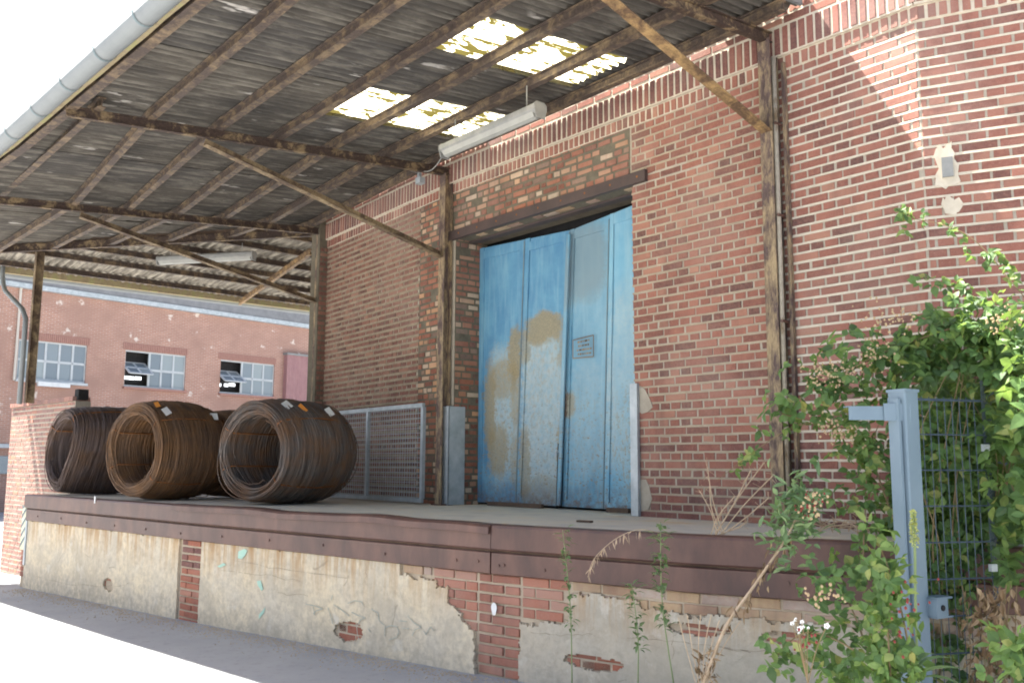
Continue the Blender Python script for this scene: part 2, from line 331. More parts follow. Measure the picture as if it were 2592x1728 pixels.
def m_leaf(name, stops, trans=0.35):
    t = NT(name); r = t.rnd(); v = t.wcoord(); n = t.noise(v, 30, 4)
    c = t.ramp(r, stops); c = t.mix(t.math('MULTIPLY', t.mask(n, 0.45, 0.7), 0.35), c, tuple(x * 0.5 for x in stops[0][1]))
    t.fin(c, 0.5, 0, 0.4); tr = t.n('ShaderNodeBsdfTranslucent'); t.l(t.mix(0.5, c, (0.3, 0.42, 0.05)), tr.inputs['Color'])
    mx = t.n('ShaderNodeMixShader'); mx.inputs[0].default_value = trans
    t.l(t.b.outputs[0], mx.inputs[1]); t.l(tr.outputs[0], mx.inputs[2]); t.l(mx.outputs[0], t.out.inputs['Surface']); return t.m
M['leaf'] = m_leaf('leaf', [(0, (0.07, 0.13, 0.05)), (0.4, (0.11, 0.21, 0.075)), (0.75, (0.16, 0.28, 0.09)), (0.92, (0.24, 0.35, 0.1)), (1, (0.38, 0.36, 0.11))], 0.42)
M['leaf_dark'] = m_leaf('leaf_dark', [(0, (0.05, 0.1, 0.04)), (0.5, (0.08, 0.16, 0.055)), (0.9, (0.13, 0.23, 0.07)), (1, (0.22, 0.3, 0.09))], 0.35)
M['leaf_light'] = m_leaf('leaf_light', [(0, (0.11, 0.2, 0.07)), (0.5, (0.17, 0.29, 0.09)), (0.85, (0.26, 0.37, 0.11)), (1, (0.42, 0.42, 0.15))], 0.42)
M['weed'] = m_leaf('weed', [(0, (0.12, 0.2, 0.09)), (0.5, (0.17, 0.27, 0.11)), (1, (0.26, 0.36, 0.17))], 0.25)
M['dry'] = m_leaf('dry', [(0, (0.12, 0.07, 0.04)), (0.5, (0.26, 0.16, 0.085)), (1, (0.42, 0.3, 0.18))], 0.1)
M['straw'] = m_simple('straw', [(0.3, (0.42, 0.3, 0.19)), (0.7, (0.56, 0.43, 0.3))], 20, 0.9, bump=0)
M['cane'] = m_simple('cane', [(0.3, (0.16, 0.13, 0.06)), (0.6, (0.24, 0.17, 0.09)), (0.8, (0.28, 0.12, 0.08))], 12, 0.7, bump=0)
M['stem_green'] = m_simple('stem_green', [(0.3, (0.2, 0.27, 0.11)), (0.7, (0.28, 0.34, 0.16))], 12, 0.7, bump=0)
M['berry'] = m_simple('berry', [(0.3, (0.16, 0.02, 0.02)), (0.7, (0.3, 0.07, 0.05))], 30, 0.35, bump=0)
M['flower_bud'] = m_simple('flower_bud', [(0.3, (0.38, 0.33, 0.17)), (0.6, (0.45, 0.3, 0.18)), (0.8, (0.5, 0.2, 0.13))], 40, 0.7, bump=0)
M['mullein'] = m_simple('mullein', [(0.3, (0.42, 0.48, 0.18)), (0.6, (0.6, 0.6, 0.2)), (0.8, (0.7, 0.62, 0.15))], 60, 0.8, bump=0)
M['petal'] = m_simple('petal', [(0.3, (0.75, 0.75, 0.72)), (0.7, (0.85, 0.85, 0.82))], 60, 0.7, bump=0)
M['paint_teal'] = m_simple('paint_teal', [(0.35, (0.36, 0.40, 0.36)), (0.6, (0.5, 0.48, 0.39))], 30, 0.85, bump=0)
M['paint_mint'] = m_simple('paint_mint', [(0.3, (0.36, 0.58, 0.47)), (0.7, (0.46, 0.62, 0.5))], 30, 0.85, bump=0)
def m_far_brick():
    t = NT('far_brick'); tc = t.n('ShaderNodeTexCoord')
    bt = t.n('ShaderNodeTexBrick'); bt.inputs['Scale'].default_value = 1.0
    bt.inputs['Brick Width'].default_value = 0.26; bt.inputs['Row Height'].default_value = 0.077; bt.inputs['Mortar Size'].default_value = 0.011
    bt.inputs['Color1'].default_value = (0.39, 0.185, 0.13, 1); bt.inputs['Color2'].default_value = (0.48, 0.25, 0.175, 1); bt.inputs['Mortar'].default_value = (0.52, 0.42, 0.36, 1)
    t.l(tc.outputs['UV'], bt.inputs['Vector']); v = t.wcoord(); n = t.noise(v, 0.7, 5); n2 = t.noise(v, 3.1, 3, 0.5)
    c = t.mix(t.mask(n, 0.4, 0.7), bt.outputs['Color'], (0.38, 0.23, 0.18)); 
    vo = t.n('ShaderNodeTexVoronoi'); vo.inputs['Scale'].default_value = 2.1; vo.inputs['Randomness'].default_value = 1.0
    dn = t.n('ShaderNodeTexNoise'); dn.inputs['Scale'].default_value = 6; dm = t.n('ShaderNodeMix', data_type='VECTOR'); dm.inputs[0].default_value = 0.3; t.l(v, dn.inputs['Vector']); t.l(v, dm.inputs[4]); t.l(dn.outputs['Color'], dm.inputs[5]); t.l(dm.outputs[1], vo.inputs['Vector'])
    c = t.mix(t.math('MULTIPLY', t.mask(vo.outputs['Distance'], 0.2, 0.10), t.mask(n2, 0.42, 0.5)), c, (0.7, 0.6, 0.52))
    return t.fin(c, 0.9, 0, 0.2)
M['far_brick'] = m_far_brick()
M['far_lintel'] = m_simple('far_lintel', [(0.3, (0.36, 0.19, 0.15)), (0.7, (0.43, 0.24, 0.19))], 9, 0.9)
M['far_frame'] = m_simple('far_frame', [(0.3, (0.48, 0.5, 0.5)), (0.7, (0.58, 0.6, 0.6))], 3, 0.6)
def m_glass():
    t = NT('window_glass'); r = t.rnd(); c = t.ramp(r, [(0, (0.2, 0.235, 0.26)), (0.5, (0.25, 0.29, 0.31)), (1, (0.33, 0.37, 0.37))])
    return t.fin(c, 0.18, 0, 0.6)
M['glass'] = m_glass()
M['clad_pink'] = m_simple('clad_pink', [(0.3, (0.32, 0.17, 0.17)), (0.7, (0.38, 0.21, 0.2))], 3, 0.6)
M['far_roof'] = m_simple('far_roof', [(0.3, (0.19, 0.19, 0.195)), (0.7, (0.26, 0.26, 0.26))], 3, 0.7)
M['pipe_cream'] = m_simple('pipe_cream', [(0.3, (0.58, 0.52, 0.44)), (0.7, (0.66, 0.62, 0.54))], 3, 0.6)
M['white_lit'] = m_simple('white_lit', [(0.3, (0.8, 0.8, 0.8)), (0.7, (0.85, 0.85, 0.85))], 3, 0.6)
t_ = NT('daylit_pane'); t_.fin((0.8, 0.8, 0.8)); t_.b.inputs['Emission Color'].default_value = (0.9, 0.95, 1, 1); t_.b.inputs['Emission Strength'].default_value = 0.7; M['daylit_pane'] = t_.m

# ------------------------------------------------------------------ plan of the place (camera foot is the origin)
WY = 6.68                                  # warehouse front wall
ZD = CAMZ - 0.463                          # dock deck
EDGE = [(-15.86, 3.52), (-10.56, 4.07), (-5.88, 4.72), (-4.17, 5.12), (-3.41, 5.42), (-2.3, 5.9)]
def edge_y(x):
    for (x0, y0), (x1, y1) in zip(EDGE, EDGE[1:]):
        if x <= x1 or (x1, y1) == EDGE[-1]: return y0 + (y1 - y0) * (x - x0) / (x1 - x0)
def edge_n(x):
    for (x0, y0), (x1, y1) in zip(EDGE, EDGE[1:]):
        if x <= x1 or (x1, y1) == EDGE[-1]:
            t = Vector((x1 - x0, y1 - y0, 0)).normalized(); return t, Vector((t.y, -t.x, 0))
def ground_z(x):
    x = max(-18.5, min(-2.0, x)); return CAMZ - 1.64 + 0.021 * (x + 5.9)

# ------------------------------------------------------------------ ground
def build_ground():
    xs = [-400, -120, -60, -30, -18.5] + [-18.5 + 0.75 * k for k in range(1, 23)] + [6, 30, 120, 400]
    ys = [-400, -100, -30, -8, -2, 0, 1, 2, 3, 4, 5, 6, 8, 12, 20, 50, 120, 400]
    vs = [(x, y, ground_z(x)) for y in ys for x in xs]; n = len(xs)
    fs = [(j * n + i, j * n + i + 1, (j + 1) * n + i + 1, (j + 1) * n + i) for j in range(len(ys) - 1) for i in range(n - 1)]
    m = MB(); m.add(vs, fs); o = m.build('yard_ground', M['asphalt']); tag(o, kind='structure')
    # crumbled dirt along the foot of the dock wall
    g = MB()
    for k in range(4200):
        x = U(-15.6, -4.5); d = abs(random.gauss(0, 0.2)); t, nn = edge_n(x); s = U(0.004, 0.016)
        p = Vector((x, edge_y(x), ground_z(x) + s * 0.3)) + nn * (0.02 + d); a = U(0, pi)
        vs = [p + Vector((cos(a + q * 2.1), sin(a + q * 2.1), 0)) * s * U(0.7, 1.2) + Vector((0, 0, -s * 0.4)) for q in range(3)] + [p + Vector((0, 0, s * 0.5))]
        g.add(vs, [(0, 1, 3), (1, 2, 3), (2, 0, 3)])
    o = g.build('rubble_grit', M['mortar_dock']); tag(o, 'loose grit and plaster crumbs along the foot of the dock wall', 'grit', kind='stuff')
build_ground()

# ------------------------------------------------------------------ bricks
def brick_mesh(name, L, H, Dp, mat, seed):
    rr = random.Random(seed); j = lambda s: rr.uniform(-s, s)
    b = 0.004; m = MB(); x, z = L / 2, H / 2
    fr = [(-x + b + j(.001), -Dp, -z + b + j(.001)), (x - b + j(.001), -Dp, -z + b + j(.001)), (x - b + j(.001), -Dp, z - b + j(.001)), (-x + b + j(.001), -Dp, z - b + j(.001))]
    md = [(-x + j(.0015), -Dp + b, -z + j(.0015)), (x + j(.0015), -Dp + b, -z + j(.0015)), (x + j(.0015), -Dp + b, z + j(.0015)), (-x + j(.0015), -Dp + b, z + j(.0015))]
    bk = [(-x, 0.02, -z), (x, 0.02, -z), (x, 0.02, z), (-x, 0.02, z)]
    vs = fr + md + bk; fs = [(0, 1, 2, 3)]
    for a in (0, 4):
        for k in range(4): fs.append((a + k, a + 4 + k, a + 4 + (k + 1) % 4, a + (k + 1) % 4))
    me = bpy.data.meshes.new(name); me.from_pydata(vs, [], fs); me.update(); me.materials.append(mat); return me
BM_CACHE = {}
def get_bm(L, H, Dp, mat):
    k = (round(L, 3), round(H, 3), round(Dp, 3), mat.name, random.randrange(4))
    if k not in BM_CACHE: BM_CACHE[k] = brick_mesh('brick', k[0], k[1], k[2], mat, hash(k) & 0xffff)
    return BM_CACHE[k]

class Wall:
    """bricks laid on a vertical plane: origin O, direction u, outward normal n"""
    def __init__(s, O, u, parent):
        s.O = Vector(O); s.u = Vector(u).normalized(); s.n = Vector((s.u.y, -s.u.x, 0)); s.parent = parent; s.items = []
    def P(s, a, z, d=0.0): return s.O + s.u * a + s.n * d + Vector((0, 0, z - s.O.z))
    def put(s, a0, a1, z0, z1, proud, mat): s.items.append((a0, a1, z0, z1, proud, mat, s))
def vis_score(it, ok):
    a0, a1, z0, z1, pr, mat, W = it
    c = W.P((a0 + a1) / 2, (z0 + z1) / 2); x, y, z = view(c)
    if not (5 < x < IW - 5 and 5 < y < IH - 5) or not ok(x, y): return 0
    vd = (CPOS - c).normalized(); return (a1 - a0) * (z1 - z0) / z ** 2 * max(0.05, vd.dot(W.n))
def lay(walls, limit, rest_parent, ok=lambda x, y: True, rest_name='brickwork'):
    its = [i for W in walls for i in W.items]
    sc = sorted(range(len(its)), key=lambda k: -vis_score(its[k], ok))
    solo = set(k for k in sc[:limit] if vis_score(its[k], ok) > 0)
    rest = {}
    for k, (a0, a1, z0, z1, pr, mat, W) in enumerate(its):
        if k in solo:
            me = get_bm(a1 - a0, z1 - z0, round(pr, 3), mat)
            m3 = Matrix((W.u, -W.n, Vector((0, 0, 1)))).transposed()
            inst('brick', me, W.parent, W.P((a0 + a1) / 2, (z0 + z1) / 2, 0), m3)
        else:
            mb = rest.setdefault(mat.name, (MB(), mat))[0]; j = lambda: U(-0.0035, 0.0035); b = 0.004
            f = [W.P(a0 + b + j(), z0 + b + j(), pr), W.P(a1 - b + j(), z0 + b + j(), pr), W.P(a1 - b + j(), z1 - b + j(), pr), W.P(a0 + b + j(), z1 - b + j(), pr)]
            bk = [W.P(a0, z0, -0.01), W.P(a1, z0, -0.01), W.P(a1, z1, -0.01), W.P(a0, z1, -0.01)]
            mb.add(f + bk, [(0, 1, 2, 3)] + [(k2, k2 + 4, (k2 + 1) % 4 + 4, (k2 + 1) % 4) for k2 in range(4)])
    for nm, (mb, mat) in rest.items():
        o = mb.build(rest_name, mat, rest_parent); o['kind'] = 'stuff'
CH = 0.0776                                 # course height
def bond(W, a0, a1, z0, nrow, mat, joint=0.015, allow=lambda a, z: True, proud=0.005, row0=0, head=0.128, jz=0.016):
    for r in range(nrow):
        z = z0 + r * CH; hd = (r + row0) % 2 == 1; mt = M['brick_soldier'] if (mat is M['brick'] and nrow > 20 and (r < 5 or (r < 9 and R() < 0.6))) else mat
        L = head if hd else head * 2
        a = a0 - (head / 2 if hd else (head if ((r + row0) // 2) % 2 else 0)) + U(-0.01, 0.01)
        while a < a1:
            b0, b1 = max(a, a0) + joint / 2, min(a + L, a1) - joint / 2
            if b1 - b0 > 0.03:
                am, zm = (b0 + b1) / 2, z + CH / 2
                if allow(am, zm):
                    dz = U(-0.0015, 0.0015)
                    W.put(b0 + U(-.004, .004), b1 + U(-.004, .004), z + jz / 2 + dz + U(-.002, .002), z + CH - jz / 2 + dz + U(-.002, .002), proud + U(-0.002, 0.003), mt if R() < .92 else mat)
            a += L
def rubble_bond(W, a0, a1, z0, nrow, mat, allow=lambda a, z: True):
    for r in range(nrow):
        z = z0 + r * CH; a = a0 - U(0, 0.2)
        while a < a1:
            L = random.choice([0.1, 0.12, 0.13, 0.16, 0.2, 0.24])
            b0, b1 = max(a, a0) + 0.011, min(a + L, a1) - 0.011; am = (b0 + b1) / 2
            if b1 - b0 > 0.04 and allow(am, z + CH / 2) and R() > 0.03:
                sh = U(0.007, 0.013); W.put(b0, b1, z + sh + U(-.004, .004), z + CH - sh + U(-.004, .004), U(0.002, 0.010), mat)
            a += L

# ------------------------------------------------------------------ the warehouse
WH = empty('brick_warehouse', (-6, 7, ZD), 'long red brick warehouse with a large blue door under the loading canopy', 'building')
XB = -3.2                                   # where the front wall turns
Z0 = ZD - 0.02
ZS = CAMZ + 3.50                            # foot of the corbelled band
S3u = Vector((-9.2 - -13.15, 6.68 - 6.955, 0)); S3len = S3u.length
A0 = Vector((-3.2, 6.68, 0)); S0u = Vector((cos(radians(23.6)), sin(radians(23.6)), 0))
def build_warehouse():
    zt = CAMZ + 4.75
    m = MB()                                # mortar faces of the three wall stretches (door opening left out)
    y = WY
    xl, xr, zl = -9.12, -6.14, CAMZ + 2.86
    zb = 0.0
    m.quad((-9.2, y, zb), (xl, y, zb), (xl, y, zt), (-9.2, y, zt))
    m.quad((xl, y, zl), (xr, y, zl), (xr, y, zt), (xl, y, zt))
    m.quad((xr, y, zb), (XB, y, zb), (XB, y, zt), (xr, y, zt))
    m.quad((xl, y, zb), (xr, y, zb), (xr, y, ZD - 0.01), (xl, y, ZD - 0.01))
    e = A0 + S0u * 6; m.quad((XB, y, zb), (e.x, e.y, zb), (e.x, e.y, zt), (XB, y, zt))
    q = Vector((-13.15, 6.955, 0)); m.quad((q.x, q.y, zb), (-9.2, y, zb), (-9.2, y, zt), (q.x, q.y, zt))
    m.quad((q.x, 16, zb), (q.x, q.y, zb), (q.x, q.y, zt), (q.x, 16, zt))          # end wall, unseen from the yard
    m.quad((q.x, q.y, zt), (XB, y, zt), (XB, 16, zt), (q.x, 16, zt)); m.quad((XB, y, zt), (e.x, e.y, zt), (e.x, 16, zt), (XB, 16, zt))
    m.quad((e.x, e.y, zb), (e.x, 16, zb), (e.x, 16, zt), (e.x, e.y, zt)); m.quad((e.x, 16, zb), (q.x, 16, zb), (q.x, 16, zt), (e.x, 16, zt))
    wall = m.build('wall', M['mortar'], WH)
    # dark smeared mortar of the old patched masonry, a hand thicker than the wall face
    m = MB()
    m.quad((-9.19, y - 0.003, CAMZ + 2.90), (-6.17, y - 0.003, CAMZ + 2.90), (-6.17, y - 0.003, ZS - 0.10), (-9.19, y - 0.003, ZS - 0.10))
    m.quad((xl, y, ZD), (xl, y + 0.5, ZD), (xl, y + 0.5, zl), (xl, y, zl)); m.quad((xr, y, ZD), (xr, y + 0.5, ZD), (xr, y + 0.5, zl), (xr, y, zl))
    s3 = Wall((q.x, q.y, 0), S3u, None); L3 = S3len
    m.quad(s3.P(L3 - 0.78, ZD, 0.003), s3.P(L3, ZD, 0.003), s3.P(L3, ZS - 0.1, 0.003), s3.P(L3 - 0.78, ZS - 0.1, 0.003))
    patch = m.build('patched_wall', M['mortar_dark'], WH)
    # --- bricks
    W2 = Wall((-9.2, y, 0), (1, 0, 0), wall); W0 = Wall(A0, S0u, wall); W3 = Wall((q.x, q.y, 0), S3u, wall)
    WP = Wall((-9.2, y - 0.003, 0), (1, 0, 0), patch); WP3 = Wall(s3.P(0, 0, 0.003), S3u, patch)
    WJ = Wall((xl, y, 0), (0, 1, 0), patch); WJ.n = Vector((1, 0, 0))
    nr = 51
    bond(W2, -9.2 + 9.2 + 3.04, XB + 9.2 - 0.0, Z0, nr, M['brick'], allow=lambda a, z: not (a < 3.26 and z > CAMZ + 2.76 and z < CAMZ + 2.93))
    bond(W3, 0.0, L3 - 0.78, Z0, nr, M['brick_brown'], joint=0.014, jz=0.028, proud=0.006)
    bond(W0, 0.0, 1.9, Z0, nr, M['brick'], row0=0)
    rubble_bond(WP, 0.02, 3.03, CAMZ + 2.905, 7, M['brick_old'])
    rubble_bond(WP3, L3 - 0.78, L3 - 0.0, Z0, 50, M['brick_old'])
    rubble_bond(WJ, 0.0, 0.42, Z0, 43, M['brick_old'])
    # raised horizontal pointing, course by course
    def pointing(W, a0, a1, mat, th, d, name, gap=lambda a, z: False):
        mb = MB()
        for r in range(1, nr + 1):
            z = Z0 + r * CH; a = a0
            while a < a1 - 0.01:
                b = min(a1, a + U(0.5, 1.1)); am = (a + b) / 2
                if not gap(a, z) and not gap(b, z) and R() > 0.004:
                    h = th * U(0.85, 1.12) / 2; j = U(-0.001, 0.001)
                    f = [W.P(a, z - h + j, d), W.P(b, z - h + j, d), W.P(b, z + h + j, d * 0.8), W.P(a, z + h + j, d * 0.8)]; k = [W.P(a, z - h * 1.2, -.01), W.P(b, z - h * 1.2, -.01), W.P(b, z + h * 1.2, -.01), W.P(a, z + h * 1.2, -.01)]
                    mb.add(f + k, [(0, 1, 2, 3), (0, 4, 5, 1), (2, 6, 7, 3)])
                a = b
        mb.build(name, mat, wall)['kind'] = 'stuff'
    pointing(W2, 3.04, 4.73, M['mortar_tan'], 0.018, 0.004, 'pointing', lambda a, z: a < 3.27 and CAMZ + 2.75 < z < CAMZ + 2.93)
    pointing(W2, 4.73, XB + 9.2 + 0.004, M['mortar_cream'], 0.019, 0.0065, 'pointing')
    pointing(W0, -0.004, 1.9, M['mortar_cream'], 0.019, 0.0065, 'pointing')
    pointing(W3, 0.0, L3 - 0.78, M['mortar_brown'], 0.032, 0.0105, 'pointing')
    # corbelled band: a rowlock course and a soldier course above it, each a little proud
    for W, a0, a1 in ((W2, 0.0, XB + 9.2), (W3, 0.0, L3), (W0, 0.0, 1.9)):
        a = a0
        while a < a1 - 0.03:
            W.put(a + 0.008, a + 0.068, ZS - 0.10, ZS + 0.010, 0.022 + U(-.003, .003), M['brick'])
            W.put(a + 0.0095, a + 0.067, ZS + 0.030, ZS + 0.268, 0.052 + U(-.002, .003), M['brick_soldier'])
            a += 0.0795
        k = 0; a = a0
        for r in range(5):
            bond(W, a0, a1, ZS + 0.285 + r * CH, 1, M['brick'], row0=r, proud=0.05)
    m = MB()
    for (p, u, L) in ((Vector((-9.2, y, 0)), Vector((1, 0, 0)), XB + 9.2), (q, S3u.normalized(), L3), (A0, S0u, 1.9)):
        n = Vector((u.y, -u.x, 0))
        for z0, z1, d in ((ZS - 0.105, ZS + 0.018, 0.014), (ZS + 0.018, zt, 0.045)):
            c = p + u * (L / 2) + n * (d / 2 - 0.06); m.box((c.x, c.y, (z0 + z1) / 2), u, n, (0, 0, 1), L / 2 + 0.004, d / 2 + 0.06, (z1 - z0) / 2)
    m.build('cornice', M['mortar_cream'], WH)
    lay([W2, W0, W3, WP, WP3, WJ], 300, wall, ok=lambda x, yy: (x > 1610) and not (x > 2010 and yy > 900) and not (1935 < x < 2015))
    # brick pier behind the corner column
    pr = MB(); pr.box((-13.02, 6.90, (ZD + zt) / 2 - 0.4), (1, -0.07, 0), (0.07, 1, 0), (0, 0, 1), 0.15, 0.1, (zt - ZD) / 2 - 0.45)
    pier = pr.build('pier', M['mortar_dark'], WH); WQ = Wall((-12.868, 6.80, 0), (0, 1, 0), pier); WQ.n = Vector((1, 0, 0))
    WQ2 = Wall((-13.17, 6.815, 0), (1, -0.07, 0), pier)
    for W, L in ((WQ, 0.16), (WQ2, 0.3)): bond(W, 0, L, Z0, 50, M['brick_brown'], jz=0.022, proud=0.002)
    lay([WQ, WQ2], 0, pier)
    # --- steel lintel, dirty soffit
    m = MB(); m.sweep((-9.24, y - 0.02, CAMZ + 2.785), (-5.94, y - 0.02, CAMZ + 2.785), [(-0.02, 0), (0.03, 0), (0.03, 0.115), (-0.02, 0.115)])
    lin = m.build('lintel', M['lintel_steel'], WH)
    m = MB()
    for k in range(9): m.tube([(-9.0 + k * 0.37, y - 0.052, CAMZ + 2.845), (-9.0 + k * 0.37, y - 0.04, CAMZ + 2.845)], 0.013, 6)
    m.build('bolt', M['strap'], lin)
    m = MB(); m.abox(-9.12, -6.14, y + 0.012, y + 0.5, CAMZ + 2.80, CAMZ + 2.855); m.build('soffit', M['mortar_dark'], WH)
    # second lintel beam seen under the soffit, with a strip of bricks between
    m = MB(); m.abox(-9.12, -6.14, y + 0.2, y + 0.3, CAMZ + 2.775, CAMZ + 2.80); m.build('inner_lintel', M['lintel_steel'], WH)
    W = Wall((-9.12, 0, 0), (1, 0, 0), WH)
    m = MB(); x = -9.05
    while x < -6.3:
        L = U(0.1, 0.25)
        if R() > 0.35: m.box((x + L / 2, y + 0.11 + U(-.02, .02), CAMZ + 2.797), (1, 0, 0), (0, 1, 0), (0, 0, 1), L / 2, 0.035, 0.006)
        x += L + 0.02
    m.build('soffit_brick', M['brick_stain'], WH)['kind'] = 'stuff'
    # dark interior behind the door
    m = MB(); m.abox(-9.4, -5.9, y + 0.62, y + 0.66, ZD - 0.1, CAMZ + 2.9); m.build('interior', M['black'], WH)
    m = MB(); m.abox(-9.12, -6.14, y - 0.0, y + 0.62, ZD - 0.12, ZD + 0.002); m.build('threshold', M['deck'], WH)
    return wall
wall_obj = build_warehouse()

# ------------------------------------------------------------------ blue folding door (part of the warehouse)
def door_mat(name, blobs, tint, low=0.5):
    """blue paint, in places rubbed to pale primer or rusted through; blobs = (uc, vc, hu, hv, kind)"""
    t = NT(name); tc = t.n('ShaderNodeTexCoord'); sp = t.n('ShaderNodeSeparateXYZ'); t.l(tc.outputs['Generated'], sp.inputs[0])
    v = t.wcoord(); u_, v_ = sp.outputs[0], sp.outputs[2]
    n = t.noise(v, 3.0, 6, 0.65); n2 = t.noise(v, 13, 6, 0.7); n3 = t.noise(v, 55, 4, 0.7); vs = t.wcoord((6, 6, 0.8)); ns = t.noise(vs, 2.0, 5, 0.6)
    c = t.mix(t.mask(n, 0.35, 0.65), tint[0], tint[1]); c = t.mix(t.math('MULTIPLY', t.mask(ns, 0.45, 0.7), 0.55), c, tint[2])
    pale = t.mix(t.mask(n2, 0.35, 0.65), (0.3, 0.43, 0.49), (0.45, 0.51, 0.5)); och = t.mix(t.mask(n3, 0.35, 0.7), (0.34, 0.28, 0.15), (0.21, 0.16, 0.085))
    for (uc, vc, hu, hv, kind, amt) in blobs:
        uu = t.math('ADD', u_, t.math('MULTIPLY', t.math('SUBTRACT', n2, 0.5), 0.32)); vv = t.math('ADD', v_, t.math('MULTIPLY', t.math('SUBTRACT', n, 0.5), 0.14))
        a = t.math('POWER', t.math('ABSOLUTE', t.math('DIVIDE', t.math('SUBTRACT', uu, uc), hu)), 3.0); b = t.math('POWER', t.math('ABSOLUTE', t.math('DIVIDE', t.math('SUBTRACT', vv, vc), hv)), 3.0)
        k = t.math('MULTIPLY', t.mask(t.math('ADD', t.math('ADD', a, b), t.math('MULTIPLY', t.math('SUBTRACT', n3, 0.5), 1.2)), 1.5, 0.45), amt)
        if kind == 'p': c = t.mix(k, c, pale)
        elif kind == 'o': c = t.mix(k, c, och)
        elif kind == 'm':
            kk = t.math('MULTIPLY', k, t.mask(t.noise(t.wcoord((1, 1, 0.6)), 24, 6, 0.75), 0.5, 0.62)); c = t.mix(kk, c, (0.34, 0.28, 0.17))
        elif kind == 'r': c = t.mix(k, c, (0.16, 0.085, 0.06))
        elif kind == 'g': c = t.mix(k, c, (0.21, 0.28, 0.31))
    # chips near the foot
    ft = t.mask(v_, 0.34, 0.02)
    chip = t.mask(t.noise(t.wcoord((1, 1, 1.6)), 22, 5, 0.65), 0.585, 0.63)
    c = t.mix(t.math('MULTIPLY', t.math('MULTIPLY', chip, t.mask(v_, 0.5, 0.18)), 0.85), c, (0.26, 0.2, 0.125))
    chip2 = t.mask(t.noise(t.wcoord((0.6, 1, 2.4)), 34, 3, 0.6), 0.66, 0.69); c = t.mix(t.math('MULTIPLY', chip2, t.mask(v_, 0.3, 0.05)), c, (0.09, 0.07, 0.06))
    ft2 = t.math('MULTIPLY', t.mask(v_, 0.09, 0.0), t.mask(n2, 0.35, 0.6)); c = t.mix(t.math('MULTIPLY', ft2, 0.85), c, (0.15, 0.105, 0.085))
    t.bump(t.math('ADD', n, t.math('MULTIPLY', n2, 0.3)), 0.25, 0.012); return t.fin(c, 0.55, 0, 0.35)
BL = [(0.115, 0.30, 0.44), (0.17, 0.38, 0.52), (0.28, 0.47, 0.56)]
DB = [(0.085, 0.24, 0.40), (0.13, 0.32, 0.47), (0.24, 0.43, 0.53)]
